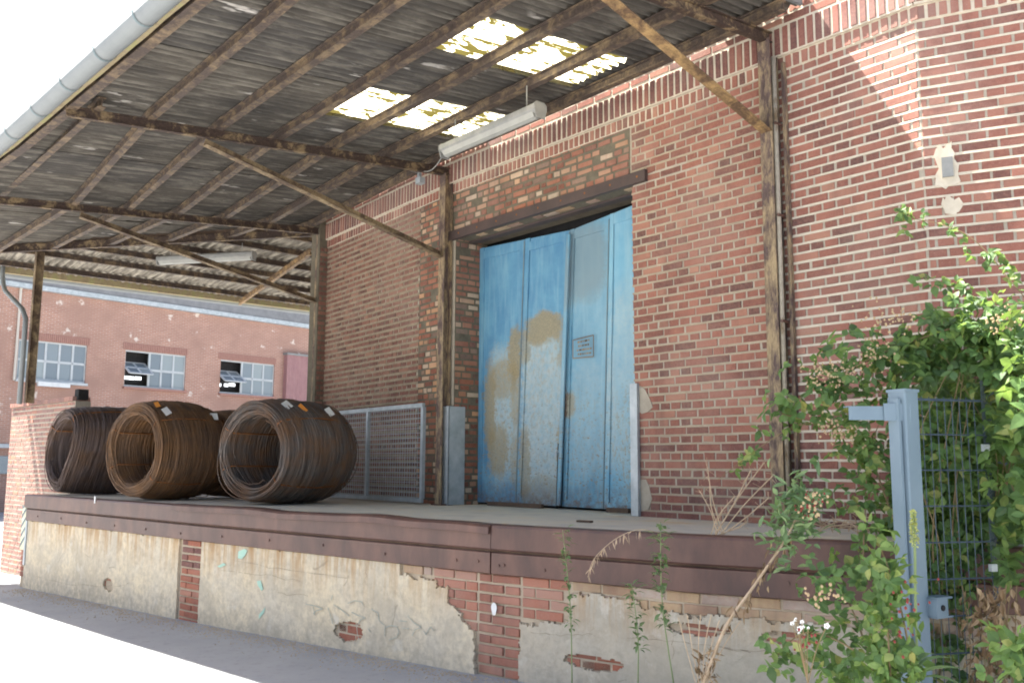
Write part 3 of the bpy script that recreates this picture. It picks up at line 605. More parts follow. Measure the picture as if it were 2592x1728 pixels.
def build_door():
    D = empty('sliding_door', (0, 0, 0)); D.parent = WH; D.location = Vector((-7.6, 7.05, ZD)) - Vector(WH.location)
    mats = [door_mat('door_paint_a', [(0.56, 0.34, 0.36, 0.25, 'p', 0.85), (0.78, 0.55, 0.15, 0.10, 'o', .85), (0.55, 0.47, 0.3, 0.07, 'o', .6), (0.24, 0.36, 0.13, 0.17, 'o', .75), (0.82, 0.40, 0.12, 0.12, 'o', .55), (0.42, 0.2, 0.22, 0.09, 'o', .7), (0.8, 0.16, 0.12, 0.1, 'o', .45), (0.55, 0.33, 0.42, 0.27, 'm', 0.7)], DB),
            door_mat('door_paint_b', [(0.5, 0.34, 0.42, 0.33, 'p', 0.85), (0.52, 0.645, 0.36, 0.055, 'o', 0.85), (0.14, 0.58, 0.12, 0.06, 'o', .6), (0.86, 0.54, 0.12, 0.06, 'o', .5), (0.15, 0.16, 0.1, 0.12, 'o', .6), (0.85, 0.17, 0.1, 0.13, 'o', .7), (0.5, 0.33, 0.5, 0.32, 'm', 0.45), (1.0, 0.36, 0.14, 0.06, 'r', .9), (0.5, 0.05, 0.5, 0.05, 'o', .35)], DB),
            door_mat('door_paint_c', [(0.1, 0.36, 0.17, 0.045, 'o', .9), (0.02, 0.37, 0.08, 0.08, 'r', .8), (0.5, 0.3, 0.4, 0.2, 'p', 0.35), (0.7, 0.62, 0.5, 0.2, 'p', 0.2), (0.45, 0.86, 0.5, 0.14, 'g', 0.75), (0.5, 0.2, 0.5, 0.2, 'm', 0.4)], BL),
            door_mat('door_paint_d', [(0.4, 0.42, 0.35, 0.3, 'p', 0.5), (0.5, 0.2, 0.4, 0.18, 'm', 0.7), (0.1, 0.3, 0.1, 0.2, 'p', .4)], [(0.15, 0.37, 0.53), (0.22, 0.46, 0.6), (0.33, 0.52, 0.6)])]
    # leaf edges: world x at foot / head, and depth y
    zt = [CAMZ + 2.735, CAMZ + 2.70, CAMZ + 2.665, CAMZ + 2.70, CAMZ + 2.745]
    def X(px, py, y): return hit(px, py, (0, y, 0), (0, 1, 0)).x
    cols = [(-9.115, -9.115, 7.07, 7.07), None, None, None, (-6.02, -6.02, 7.0, 7.0)]
    yb = [7.07, 7.085, 7.10, 7.055, 7.0]
    xs = [(-9.115, -9.115), (X(1309, 1290, yb[1]), X(1332, 610, yb[1])), (X(1425, 1290, yb[2]), X(1446, 580, yb[2])), (X(1531, 1300, yb[3]), X(1546, 545, yb[3])), (-6.02, -6.02)]
    names = ['door_leaf'] * 4
    zb = ZD + 0.03
    for k in range(4):
        (xb0, xt0), (xb1, xt1) = xs[k], xs[k + 1]; y0, y1 = yb[k], yb[k + 1]
        if k == 1: xb1 = X(1415, 1290, yb[2]); xt1 = X(1446, 580, yb[2])
        if k == 2: pass
        z0, z1 = zt[k], zt[k + 1]; g = 0.004
        def P(s, z, d):
            a = Vector((xb0 + g, y0, zb)).lerp(Vector((xt0 + g, y0, z0)), (z - zb) / (z0 - zb)) ; b = Vector((xb1 - g, y1, zb)).lerp(Vector((xt1 - g, y1, z1)), (z - zb) / (z1 - zb))
            p = a.lerp(b, s); p.y -= d; return p
        m = MB(); NX, NZ = 10, 26
        vs = []
        for j in range(NZ + 1):
            for i in range(NX + 1):
                s = i / NX; zz = zb + (z0 + (z1 - z0) * s - zb) * j / NZ
                dent = 0.006 * mnoise.noise(Vector((s * 2 + k * 7, zz * 1.7, 0.3))); vs.append(P(s, zz, dent))
        fs = [(j * (NX + 1) + i, j * (NX + 1) + i + 1, (j + 1) * (NX + 1) + i + 1, (j + 1) * (NX + 1) + i) for j in range(NZ) for i in range(NX)]
        m.add(vs, fs)
        # raised stiles round the sheet
        def bar(s0, s1, za, zb_, d):
            f = [P(s0, za, d), P(s1, za, d), P(s1, zb_, d), P(s0, zb_, d)]; bk = [P(s0, za, -0.01), P(s1, za, -0.01), P(s1, zb_, -0.01), P(s0, zb_, -0.01)]
            m.add(f + bk, [(0, 1, 2, 3), (0, 4, 5, 1), (1, 5, 6, 2), (2, 6, 7, 3), (3, 7, 4, 0)])
        w_ = 0.07 / max(0.2, xb1 - xb0)
        bar(0, w_, zb, z0 - 0.002, 0.016); bar(1 - w_ * 1.2, 1, zb, min(z0, z1) - 0.01, 0.016)
        bar(w_, 1 - w_ * 1.2, min(z0, z1) - 0.12, min(z0, z1) - 0.012, 0.014); bar(w_, 1 - w_ * 1.2, zb, zb + 0.07, 0.014)
        m.build('door_leaf', mats[k], D)
        m = MB()
        f = [P(1 - 0.012 / 0.6, zb, 0.018), P(1, zb, 0.018), P(1, min(z0, z1) - 0.02, 0.018), P(1 - 0.012 / 0.6, min(z0, z1) - 0.02, 0.018)]
        m.quad(*f); m.build('seam', M['stripe_dark'], D)
    # the cover strip at the middle and the black gap under it
    xm0, xm1 = X(1408, 1290, 7.05), X(1425, 1290, 7.05)
    m = MB(); m.sweep((xm0 + 0.05, 7.05, ZD + 0.04), (X(1441, 600, 7.05), 7.05, CAMZ + 2.60), rect(0.05, 0.02), up=(0, -1, 0)); m.build('cover_strip', mats[2], D)
    m = MB(); m.sweep((X(1410, 1290, 7.06), 7.062, ZD + 0.01), (X(1415, 1120, 7.06), 7.062, ZD + 0.72), rect(0.026, 0.01), up=(0, -1, 0)); m.build('gap', M['black'], D)
    m = MB(); p = Vector((X(1411, 1142, 7.03), 7.03, hit(1411, 1142, (0, 7.03, 0), (0, 1, 0)).z)); m.tube([p, p + Vector((0, -0.02, 0))], 0.016, 8); m.tube([p + Vector((0, -.02, 0)), p + Vector((0, -.03, -.07))], 0.01, 6); m.build('padlock', M['galv'], D)
    for a, b, z in ((1238, 1375, 0.022), (1540, 1595, 0.03)):
        m = MB(); x0 = X(a, 1288, 6.98); x1 = X(b, 1300, 6.98); m.abox(x0, x1, 6.95, 6.99, ZD + 0.004, ZD + 0.05); m.build('threshold_board', M['dark_wood'], D)
    # faint stencilled notice, worn past reading
    nb = MB(); y = 7.045
    def S(px, py): return hit(px, py, (0, y, 0), (0, 1, 0))
    c = [S(1451, 861), S(1503, 848), S(1503, 902), S(1451, 907)]
    for a, b in ((0, 1), (1, 2), (2, 3), (3, 0)): nb.sweep(c[a] + Vector((0, -.004, 0)), c[b] + Vector((0, -.004, 0)), rect(0.011, 0.002), up=(0, -1, 0))
    for r in range(4):
        a = c[0].lerp(c[3], 0.18 + r * 0.21); b = c[1].lerp(c[2], 0.18 + r * 0.21); s = U(0.1, 0.3)
        while s < U(0.75, 0.95):
            l = U(0.05, 0.12); nb.sweep(a.lerp(b, s) + Vector((0, -.004, 0)), a.lerp(b, min(0.93, s + l)) + Vector((0, -.004, 0)), rect(U(0.014, 0.022), 0.002), up=(0, -1, 0)); s += l + 0.035
    tag(nb.build('stencil', M['dry'], D), 'faded brown stencilled notice, too worn to read')
    # peeled flap high on the third leaf
    m = MB(); q = [S(1480, 752), S(1497, 736), S(1503, 728), S(1521, 722), S(1521, 775), S(1500, 770)]; q = [p + Vector((0, -0.012, 0)) for p in q]
    return D
build_door()
def build_guards():
    m = MB(); m.abox(-9.33, -9.098, WY - 0.085, WY - 0.075, ZD + 0.004, CAMZ + 0.72); m.abox(-9.108, -9.098, WY - 0.085, WY + 0.16, ZD + 0.006, CAMZ + 0.718); m.build('jamb_guard', M['galv'], WH)
    m = MB(); m.sweep((-6.125, WY - 0.015, ZD + 0.004), (-6.125, WY - 0.015, CAMZ + 0.80), [(-0.045, 0.0), (0.045, 0.0), (0.045, 0.035), (-0.045, 0.035)], up=(0, -1, 0)); m.build('jamb_guard', M['galv'], WH)
    # mortar repairs beside the right jamb
    for i, pts in enumerate(([(1618, 975), (1632, 985), (1645, 1010), (1652, 1030), (1640, 1042), (1624, 1047), (1617, 1040)], [(1618, 1212), (1635, 1213), (1643, 1232), (1650, 1262), (1642, 1288), (1618, 1295)])):
        m = MB(); f = [hit(x, y, (0, WY - 0.012, 0), (0, 1, 0)) for x, y in pts]; b = [p + Vector((0, 0.02, 0)) for p in f]; n = len(f)
        m.add(f + b, [tuple(range(n))] + [(k, k + n, (k + 1) % n + n, (k + 1) % n) for k in range(n)]); m.build('mortar_patch', M['mortar'], WH)
    # broken-out hole with a fitting box on the turned wall
    O = A0; n0 = Vector((S0u.y, -S0u.x, 0))
    def H(x, y, d=0.012): return hit(x, y, O + n0 * d, n0)
    for pts in ([(2380, 370), (2400, 365), (2415, 385), (2425, 415), (2430, 450), (2418, 470), (2395, 475), (2372, 470), (2368, 440), (2372, 400)], [(2385, 505), (2400, 495), (2425, 500), (2438, 520), (2430, 540), (2405, 545), (2385, 530)]):
        pts = [((pts[i][0] + pts[(i + 1) % len(pts)][0]) / 2 * (q) + pts[i][0] * (1 - q), (pts[i][1] + pts[(i + 1) % len(pts)][1]) / 2 * q + pts[i][1] * (1 - q)) for i in range(len(pts)) for q in (0, 1)]
        m = MB(); f = [H(x + U(-9, 9), y + U(-9, 9)) for x, y in pts]; b = [p - n0 * 0.03 for p in f]; n = len(f)
        m.add(f + b, [tuple(range(n))] + [(k, k + n, (k + 1) % n + n, (k + 1) % n) for k in range(n)]); m.build('mortar_patch', M['mortar_cream'], WH)
    c = (H(2387, 400) + H(2410, 448)) / 2; m = MB(); m.box(c + n0 * 0.008, S0u, n0, (0, 0, 1), 0.038, 0.012, 0.075); m.build('cable_box', M['lamp_grey'], WH)
build_guards()

# ------------------------------------------------------------------ loading dock
DK = empty('loading_dock', (-9, 5.5, 0), 'raised loading dock with rusty steel edging over a flaking plaster and brick base', 'dock')
XP = [(-10.83, -10.39), (-6.09, -5.66)]           # the two brick pillars
STB = ZD - 0.385                                   # foot of the steel edging
def build_dock():
    xs = [x for x, _ in EDGE]
    fine = [EDGE[0][0] + (EDGE[-1][0] - EDGE[0][0]) * k / 60 for k in range(61)]
    # deck slab
    m = MB(); vs = []; 
    for x in fine: t, n = edge_n(x); vs += [(x, edge_y(x) + 0.03, ZD), (x, WY + 0.3, ZD)]
    m.add(vs, [(2 * k, 2 * k + 2, 2 * k + 3, 2 * k + 1) for k in range(60)])
    m.build('deck', M['deck'], DK)
    # core wall behind everything (mortar bed), returning at the far end
    m = MB(); vs = []
    for x in fine: vs += [(x, edge_y(x) + 0.055, -0.6), (x, edge_y(x) + 0.055, ZD - 0.01)]
    m.add(vs, [(2 * k, 2 * k + 2, 2 * k + 3, 2 * k + 1) for k in range(60)])
    x = EDGE[0][0]; y = EDGE[0][1] + 0.055; m.quad((x, WY + .3, -0.6), (x, y, -0.6), (x, y, ZD - .01), (x, WY + .3, ZD - .01))
    m.quad((EDGE[-1][0], EDGE[-1][1] + .055, -0.6), (EDGE[-1][0], WY + 1, -0.6), (EDGE[-1][0], WY + 1, ZD - .01), (EDGE[-1][0], EDGE[-1][1] + .055, ZD - .01))
    core = m.build('base_wall', M['mortar_dock'], DK)
    # bricks that show: both pillars, the broken corners, the course under the steel
    walls = []
    for (x0, y0), (x1, y1) in zip(EDGE, EDGE[1:]):
        W = Wall((x0, y0 + 0.055, 0), (x1 - x0, y1 - y0, 0), core); W.x0 = x0; W.k = (Vector((x1 - x0, y1 - y0, 0)).length) / (x1 - x0); walls.append(W)
    def wall_at(x):
        for W, (x1, _) in zip(walls, EDGE[1:]):
            if x <= x1: return W
        return walls[-1]
    def put(x0, x1, z0, z1, pr, mat):
        W = wall_at((x0 + x1) / 2); W.put((x0 - W.x0) * W.k, (x1 - W.x0) * W.k, z0, z1, pr, mat)
    ch = 0.079
    for (a, b) in XP:
        g = ground_z((a + b) / 2); n = int((STB - g) / ch) + 1
        for r in range(-1, n):
            z = STB - 0.004 - (r + 1) * ch; w2 = b - a
            split = [0, 0.34, 1.0] if r % 2 else [0, 0.64, 1.0]
            for s0, s1 in zip(split, split[1:]):
                j = U(-0.004, 0.004); put(a + w2 * s0 + 0.011, a + w2 * s1 - 0.011, z - ch + 0.016 + j, z - 0.005 + j, 0.016 + U(-.006, .006), M['brick_soldier'] if (a < -9 and r < 3 and R() < .8) else M['brick_dock'])
    def field(x0, x1, z0, z1, mat, pr=0.012, skip=0.0):
        r = 0; z = z1
        while z - ch > z0:
            x = x0 - (0.13 if r % 2 else 0.0)
            while x < x1:
                L = 0.255; a, b = max(x, x0) + 0.008, min(x + L, x1) - 0.008
                if b - a > 0.05 and R() > skip: j = U(-.003, .003); put(a, b, z - ch + 0.012 + j, z - 0.002 + j, pr + U(-.006, .005), mat)
                x += L
            r += 1; z -= ch
    field(-6.62, -6.10, STB - 0.5, STB - 0.004, M['brick_dock'])
    field(-5.65, -5.22, STB - 0.34, STB - 0.004, M['brick_dock'])
    field(-7.0, -6.64, STB - 0.1, STB - 0.004, M['brick_stain'])
    field(-5.20, -2.6, STB - 0.175, STB - 0.004, M['brick_stain'], 0.008, 0.06)
    field(-4.45, -3.0, STB - 0.34, STB - 0.175, M['brick_dock'], 0.004, 0.1)
    field(-5.25, -4.72, STB - 0.66, STB - 0.48, M['brick_dock'], 0.004)
    field(-7.9, -7.5, ground_z(-7.7) + 0.06, ground_z(-7.7) + 0.3, M['brick_dock'], 0.004)
    field(-13.0, -12.5, ground_z(-12.7) + 0.16, ground_z(-12.7) + 0.36, M['brick_dock'], 0.004)
    lay(walls, 300, core)
    # --- plaster skins: present where f(x, z) > 0, with crumbled edges
    def nz(x, z, s, k=0): return mnoise.fractal(Vector((x * s, z * s, k)), 1.0, 2.0, 5)
    def skin(x0, x1, f, name, step=0.012, front=0.030):
        nx = int((x1 - x0) / step); zlo = min(ground_z(x0), ground_z(x1)) - 0.03; nzz = int((STB - zlo + 0.02) / step)
        on = {}
        for i in range(nx):
            for j in range(nzz):
                x = x0 + (i + .5) * step; z = zlo + (j + .5) * step
                on[i, j] = f(x, z) + 0.035 * nz(x, z, 7, 1) + 0.016 * nz(x, z, 28, 2) > 0
        idx = {}; vs = []; fs = []
        def vid(i, j, back):
            k = (i, j, back)
            if k not in idx:
                x = x0 + i * step; z = zlo + j * step; t, n = edge_n(x)
                d = -0.06 if back else 0.0
                dd = (-0.055 + front + 0.006 * nz(x, z, 1.7, 5) + 0.004 * nz(x, z, 8, 6)) if not back else -0.06
                idx[k] = len(vs); vs.append(Vector((x, edge_y(x), z)) + n * dd)
            return idx[k]
        for (i, j), v in on.items():
            if not v: continue
            fs.append((vid(i, j, 0), vid(i + 1, j, 0), vid(i + 1, j + 1, 0), vid(i, j + 1, 0)))
            for (di, dj, a, b) in ((-1, 0, (0, 1), (0, 0)), (1, 0, (1, 0), (1, 1)), (0, -1, (0, 0), (1, 0)), (0, 1, (1, 1), (0, 1))):
                if not on.get((i + di, j + dj), False):
                    A, B = (i + a[0], j + a[1]), (i + b[0], j + b[1]); fs.append((vid(*B, 0), vid(*A, 0), vid(*A, 1), vid(*B, 1)))
        mb = MB(); mb.add(vs, fs); o = mb.build(name, M['plaster'] if x0 < -6 else M['plaster_grey'], DK, smooth=False); return o
    def ell(x, z, cx, cz, rx, rz): return sqrt(((x - cx) / rx) ** 2 + ((z - cz) / rz) ** 2) - 1
    gA = ground_z(-12.7)
    skin(-15.80, -10.86, lambda x, z: min(0.3, 0.14 * ell(x, z, -12.74, gA + 0.25, 0.15, 0.085), STB - 0.008 - z + 0.02, -10.85 - x), 'plaster_panel')
    def fB(x, z):
        d = -6.12 - x
        # broken away in the top right corner
        c = max(-6.55 - x, (STB - 0.16 - z) if x < -6.42 else (STB - 0.50 + (-6.1 - x) * 0.75 - z))
        top = (STB - 0.105 - z) if x > -7.02 else (STB + 0.02 - z)
        return min(d + 0.01, c, top, 0.14 * ell(x, z, -7.72, ground_z(-7.7) + 0.17, 0.2, 0.09))
    skin(-10.36, -6.10, fB, 'plaster_panel')
    def fC(x, z):
        top = STB - 0.17 - z + 0.02
        c = 1.0
        if x < -5.2: top = STB - 0.36 - z + 0.10 * max(0, (x + 5.45)) / 0.3
        elif x < -4.62: top = STB - 0.09 - z
        h1 = 0.14 * ell(x, z, -5.0, STB - 0.565, 0.22, 0.055)
        h2 = 0.12 * ell(x, z, -4.18, STB - 0.25, 0.2, 0.04); h3 = 0.12 * ell(x, z, -3.62, STB - 0.25, 0.17, 0.045)
        return min(top, h1, h2, h3, x + 5.65)
    skin(-5.66, -2.35, fC, 'plaster_panel')
    # --- steel edging: rounded upper channel, lower plate, a bent strip on top of the left run
    def strip(xa, xb, prof, name, mat=M['edge_steel'], n=40, wob=0.0, zoff=lambda x: 0.0):
        m = MB(); vs = []; k = len(prof)
        for i in range(n + 1):
            x = xa + (xb - xa) * i / n; t, nn = edge_n(x)
            for d, z in prof: vs.append(Vector((x, edge_y(x), ZD + z + zoff(x))) + nn * (d + wob * mnoise.noise(Vector((x * 2, z * 9, 1)))))
        fs = [(i * k + j, (i + 1) * k + j, (i + 1) * k + (j + 1) % k, i * k + (j + 1) % k) for i in range(n) for j in range(k)]
        fs += [tuple(range(k)), tuple(range(n * k + k - 1, n * k - 1, -1))]
        m.add(vs, fs); return m.build(name, mat, DK)
    up = [(-0.12, -0.01), (-0.12, 0.004), (-0.02, 0.004), (0.005, -0.004), (0.014, -0.022), (0.014, -0.185), (0.0, -0.198), (-0.06, -0.198)]
    lo = [(-0.07, -0.212), (-0.012, -0.212), (0.0, -0.22), (0.0, -0.378), (-0.01, -0.385), (-0.07, -0.385)]
    jx = -5.90
    strip(-15.86, jx - 0.003, up, 'edge_channel', wob=0.003); strip(jx + 0.003, -2.3, up, 'edge_channel', wob=0.003)
    strip(-15.80, jx - 0.02, lo, 'edge_plate', wob=0.003); strip(jx - 0.004, -2.3, lo, 'edge_plate', wob=0.003)
    strip(-15.86, -2.3, [(-0.08, -0.215), (-0.02, -0.215), (-0.02, -0.195), (-0.08, -0.195)], 'edge_gap', M['dark_wood'])
    cap = [(-0.14, 0.010), (-0.03, 0.013), (0.016, 0.009), (0.036, -0.008), (0.040, -0.060), (0.030, -0.062), (0.026, -0.014), (0.0, 0.003), (-0.14, 0.005)]
    strip(-11.0, jx - 0.006, cap, 'edge_cap', n=80, wob=0.004, zoff=lambda x: 0.024 * mnoise.noise(Vector((x * 1.3, 3.3, 0))) * min(1, (x + 11) / 1.5))
    for x in [-5.83, -5.78, -6.05] + [-15.3 + 0.9 * k for k in range(15)]:
        t, n = edge_n(x); p = Vector((x, edge_y(x), ZD - 0.30 + U(-.02, .02))); m = MB(); m.tube([p - n * 0.005, p + n * 0.009], 0.013, 8); m.build('bolt', M['edge_steel'], DK)
    # white dab on the pillar, paint flecks
    m = MB(); p = hit(1251, 1540, (-5.9, edge_y(-5.9) + 0.055 - 0.030, 0), edge_n(-5.95)[1]); t, n = edge_n(-5.95)
    m.add([p + n * 0.004 + t * 0.030 * cos(a) * (1 + .15 * sin(3 * a)) + Vector((0, 0, 0.05 * sin(a))) for a in [k * pi / 8 for k in range(16)]], [tuple(range(16))]); m.build('paint_dab', M['white_spot'], DK)
    m = MB(); p = hit(244, 1264, (-14, edge_y(-14), 0), edge_n(-14)[1]); t, n = edge_n(-14)
    m.box(p + n * 0.02, t, n, (0, 0, 1), 0.016, 0.003, 0.045); m.build('paint_dab', M['white_spot'], DK)
    # --- cracks in the plaster, with a white bloom of lime along broken edges
    def crack(pts, wdt=0.0026, mat=M['crack'], name='crack'):
        out = []
        for (a, b) in zip(pts, pts[1:]):
            for k in range(6): out.append((a[0] + (b[0] - a[0]) * k / 6 + U(-4, 4), a[1] + (b[1] - a[1]) * k / 6 + U(-3, 3)))
        out.append(pts[-1]); P = []
        for (x, y) in out:
            for q in range(3):
                xx = -8 if q == 0 else P_.x
                t2, n2 = edge_n(xx); P_ = hit(x, y, Vector((xx, edge_y(xx), 0)) + n2 * -0.0215, n2)
            P.append(P_)
        m = MB()
        for k, (a, b) in enumerate(zip(P, P[1:])):
            t2, n2 = edge_n(a.x); w2 = wdt * U(0.5, 1.4); up = Vector((0, 0, 1)) if abs((b - a).normalized().z) < .7 else t2
            m.add([a - up * w2 / 2, b - up * w2 / 2, b + up * w2 / 2, a + up * w2 / 2], [(0, 1, 2, 3)])
        m.build(name, mat, DK)
    for c in ([(92, 1458), (180, 1478), (262, 1482), (318, 1480), (338, 1464)], [(560, 1445), (660, 1452), (760, 1470)], [(925, 1420), (925, 1470), (935, 1530), (960, 1560)], [(600, 1420), (760, 1448), (880, 1462)],
              [(1590, 1612), (1700, 1622), (1790, 1632), (1900, 1650)], [(1702, 1668), (1704, 1610), (1720, 1596), (1745, 1590)], [(1340, 1602), (1420, 1606), (1500, 1604)], [(1830, 1640), (1960, 1648), (2100, 1660)], [(700, 1500), (780, 1508)], [(150, 1400), (150, 1360)]): crack(c)
    # --- hazard board and steel angle at the far corner
    t, n = edge_n(-15); 
    x = -15.86; c = Vector((x - 0.05, edge_y(x) + 0.02, 0)); 
    m = MB(); m.box(c + Vector((0.0, 0, ZD - 0.50)), t, n, (0, 0, 1), 0.085, 0.012, 0.33); hb = m.build('hazard_board', M['yellow'], DK)
    for k in range(5):
        m = MB(); z = ZD - 0.80 + k * 0.145; a = c + n * 0.016
        q = [a - t * 0.083 + Vector((0, 0, z)), a + t * 0.083 + Vector((0, 0, z + 0.13)), a + t * 0.083 + Vector((0, 0, z + 0.18)), a - t * 0.083 + Vector((0, 0, z + 0.05))]
        q = [Vector((p.x, p.y, min(p.z, ZD - 0.175))) for p in q]; m.add(q, [(0, 1, 2, 3)]); m.build('stripe', M['stripe_dark'], hb)
    m = MB(); m.box(c + t * 0.125 + n * 0.005 + Vector((0, 0, ZD - 0.72)), t, n, (0, 0, 1), 0.032, 0.012, 0.33); m.build('corner_angle', M['galv'], DK)
    W = Wall((x - 0.14, edge_y(x) + 0.02, 0), t, DK)
    m = MB(); m.box(c + Vector((0.0, 0.14, (ZD - 0.2 - 0.5) / 2)), t, n, (0, 0, 1), 0.08, 0.12, (ZD - 0.18 + 0.5) / 2); cp = m.build('corner_pier', M['mortar_dock'], DK)
    Wc = Wall(c + n * -0.02 - t * 0.08, t, cp)
    for r in range(5): Wc.put(0.01, 0.15, ground_z(x) + 0.16 + r * 0.079, ground_z(x) + 0.225 + r * 0.079, 0.012, M['brick_dock'])
    lay([Wc], 10, cp)
    # --- faded scrawls of paint on the middle panel
    pl = (-8.2, edge_y(-8.2), 0); tb, nb = edge_n(-8.2)
    def G(x, y): return hit(x, y, Vector(pl) + nb * -0.018, nb)
    strokes = [[(774, 1528), (800, 1533), (817, 1540), (800, 1545), (793, 1552)], [(793, 1535), (796, 1555)], [(830, 1536), (838, 1560), (843, 1578)], [(845, 1530), (862, 1540), (884, 1558)], [(838, 1518), (842, 1505)],
               [(880, 1526), (897, 1519), (915, 1522), (920, 1532)], [(890, 1548), (905, 1556), (925, 1562), (912, 1568), (903, 1585), (905, 1606), (909, 1618)], [(932, 1590), (938, 1598), (934, 1596)], [(940, 1540), (957, 1550), (960, 1570), (975, 1583), (974, 1610)],
               [(975, 1587), (990, 1582), (1005, 1585), (1010, 1600), (1003, 1612), (985, 1618)], [(1018, 1588), (1035, 1590)], [(1032, 1558), (1048, 1575), (1066, 1586), (1050, 1593), (1043, 1608)], [(1072, 1595), (1078, 1604), (1090, 1585), (1098, 1595)], [(1010, 1570), (1030, 1572)]]
    for s in strokes:
        m = MB()
        for a, b in zip(s, s[1:]): m.sweep(G(*a), G(*b), rect(0.008, 0.0015), up=nb)
        o = m.build('paint_scrawl', M['paint_teal'], DK)
    for pts in ([(603, 1395), (618, 1388), (626, 1392), (620, 1405), (612, 1414), (602, 1412)], [(550, 1432), (566, 1424), (572, 1429), (556, 1436)], [(650, 1470), (660, 1468), (666, 1490), (662, 1495), (652, 1480)], [(655, 1555), (672, 1535), (668, 1550), (655, 1566)]):
        m = MB(); m.add([G(*p) for p in pts], [tuple(range(len(pts)))]); m.build('paint_dab', M['paint_mint'], DK)
build_dock()

# ------------------------------------------------------------------ canopy
CN = empty('loading_canopy', (-9, 5, CAMZ + 3.6), 'rusty steel framed canopy of corrugated sheets along the warehouse front', 'canopy')
def hip_y(x): return 6.86 + (x + 13.3) * 0.835
def beam_z(x, y):                               # top of the cantilever beams
    z = CAMZ + 3.37 + 0.084 * (y - 2.28) + 0.008 * (x + 9.2)
    if x < -12.9: z += 0.05 * (-12.9 - x)
    return z
def end_z(x): return CAMZ + 3.75 - 0.03 * (-13.3 - x)
GUT = [(-19.9, 1.30), (-10.67, 1.90), (-6.59, 2.16), (-3.9, 2.36)]
def gut_y(x):
    for (x0, y0), (x1, y1) in zip(GUT, GUT[1:]):
        if x <= x1 or (x1, y1) == GUT[-1]: return y0 + (y1 - y0) * (x - x0) / (x1 - x0)
PY = [2.93, 3.63, 4.31, 4.99, 5.70, 6.38]
XE = -4.17                                       # right-hand end of the roof
def build_canopy():
    # frames: column, beam, brace
    def column(p, zt, z0=ZD, mat=M['post_steel'], w_=0.12, d=0.12):
        m = MB(); m.sweep((p[0], p[1], z0), (p[0], p[1], zt), I_prof(d, w_, 0.012, -d / 2), up=(0, 1, 0)); return m.build('column', mat, CN)
    for (x, yw, pb) in ((-4.47, WY, 4.75), (-9.22, WY, 3.51), (-12.95, 6.94, 3.29)):
        yc = yw - 0.085; zt = beam_z(x, yc)
        c = column((x, yc), zt - 0.1)
        m = MB(); m.box((x, yc, ZD + 0.008), (1, 0, 0), (0, 1, 0), (0, 0, 1), 0.1, 0.09, 0.008); m.build('base_plate', M['edge_steel'], c)
        yo = gut_y(x) + 0.16
        m = MB(); m.sweep((x, yw - 0.02, beam_z(x, yw) - 0.115), (x, yo, beam_z(x, yo) - 0.085), I_prof(0.10, 0.06, 0.012)); m.build('beam', M['beam_steel'], CN)
        za = {-4.47: 2.91, -9.22: 2.65, -12.95: 2.60}[x] + CAMZ
        bt = pb
        if x == -4.47: bt = 4.45
        m = MB(); dx = 0.0
        m.sweep((x + 0.0, yc - 0.04, za - 0.05), (x, bt, beam_z(x, bt) - 0.13), [(-0.045, -0.045), (0.045, -0.045), (0.045, 0.045), (0.035, 0.045), (0.035, -0.035), (-0.045, -0.035)] if x != -4.47 else [(-0.06, -0.03), (0.045, -0.03), (0.045, 0.05), (0.036, 0.05), (0.036, -0.02), (-0.06, -0.02)])
        m.build('brace', M['brace_steel'] if x == -4.47 else M['frame_steel'], CN)
    # pale conduit beside the first column
    m = MB(); m.abox(-4.366, -4.335, WY - 0.05, WY - 0.012, ZD, CAMZ + 3.45); m.build('angle_bar', M['post_steel'], CN)
    m = MB(); x = -4.398; m.tube([(x, WY - 0.105, ZD), (x, WY - 0.105, CAMZ + 3.5)], 0.020, 8); cd = m.build('conduit', M['post_pale'], CN, True)
    for z in (2.9, 2.1, 1.2, 0.4):
        m = MB(); m.tube([(x + .012, WY - 0.135, CAMZ + z), (x + .012, WY - 0.0, CAMZ + z)], 0.014, 8); m.build('clip', M['edge_steel'], cd)
    # corner column standing on the yard wall, hip beam
    pc = at(97, 700, 1); dr = (pc - CPOS); k = -17.3 / dr.x; cp = (-17.3, dr.y * k)
    column(cp, CAMZ + 3.63, CAMZ + 1.02, M['frame_steel'], 0.13, 0.13)
    m = MB(); m.sweep((-13.2, 6.95, CAMZ + 3.66), (-19.7, 1.52, CAMZ + 3.56), I_prof(0.13, 0.07, 0.01)); m.build('beam', M['beam_steel'], CN)
    a = hit(785, 645, (-13.35, 0, 0), (1, 0, 0)); b = hit(606, 772, (-19.0, 0, 0), (1, 0, 0))
    m = MB(); m.sweep(a, b, I_prof(0.1, 0.06, 0.01)); m.build('beam', M['brace_steel'], CN)
    # purlins, front slope
    for k, y in enumerate(PY):
        xs = [XE + 0.02, -9.2, -12.93]
        xe = -13.3 + (y - 6.86) / 0.835
        pts = [XE + 0.02, -9.2, -12.93, xe] if xe < -12.93 else [XE + 0.02, -9.2, xe]
        m = MB()
        for a, b in zip(pts, pts[1:]):
            oy = 0.07 * max(0, -9.2 - b) if b < -9.2 else 0; oa = 0.07 * max(0, -9.2 - a) if a < -9.2 else 0
            oy = min(oy, 0.26); oa = min(oa, 0.26)
            m.sweep((a, y + oa, beam_z(a, y) + 0.002), (b, y + oy, beam_z(b, y) + 0.002), I_prof(0.10, 0.075, 0.012), nseg=6, wob=0.003)
        m.build('purlin', M['purlin_steel'], CN)
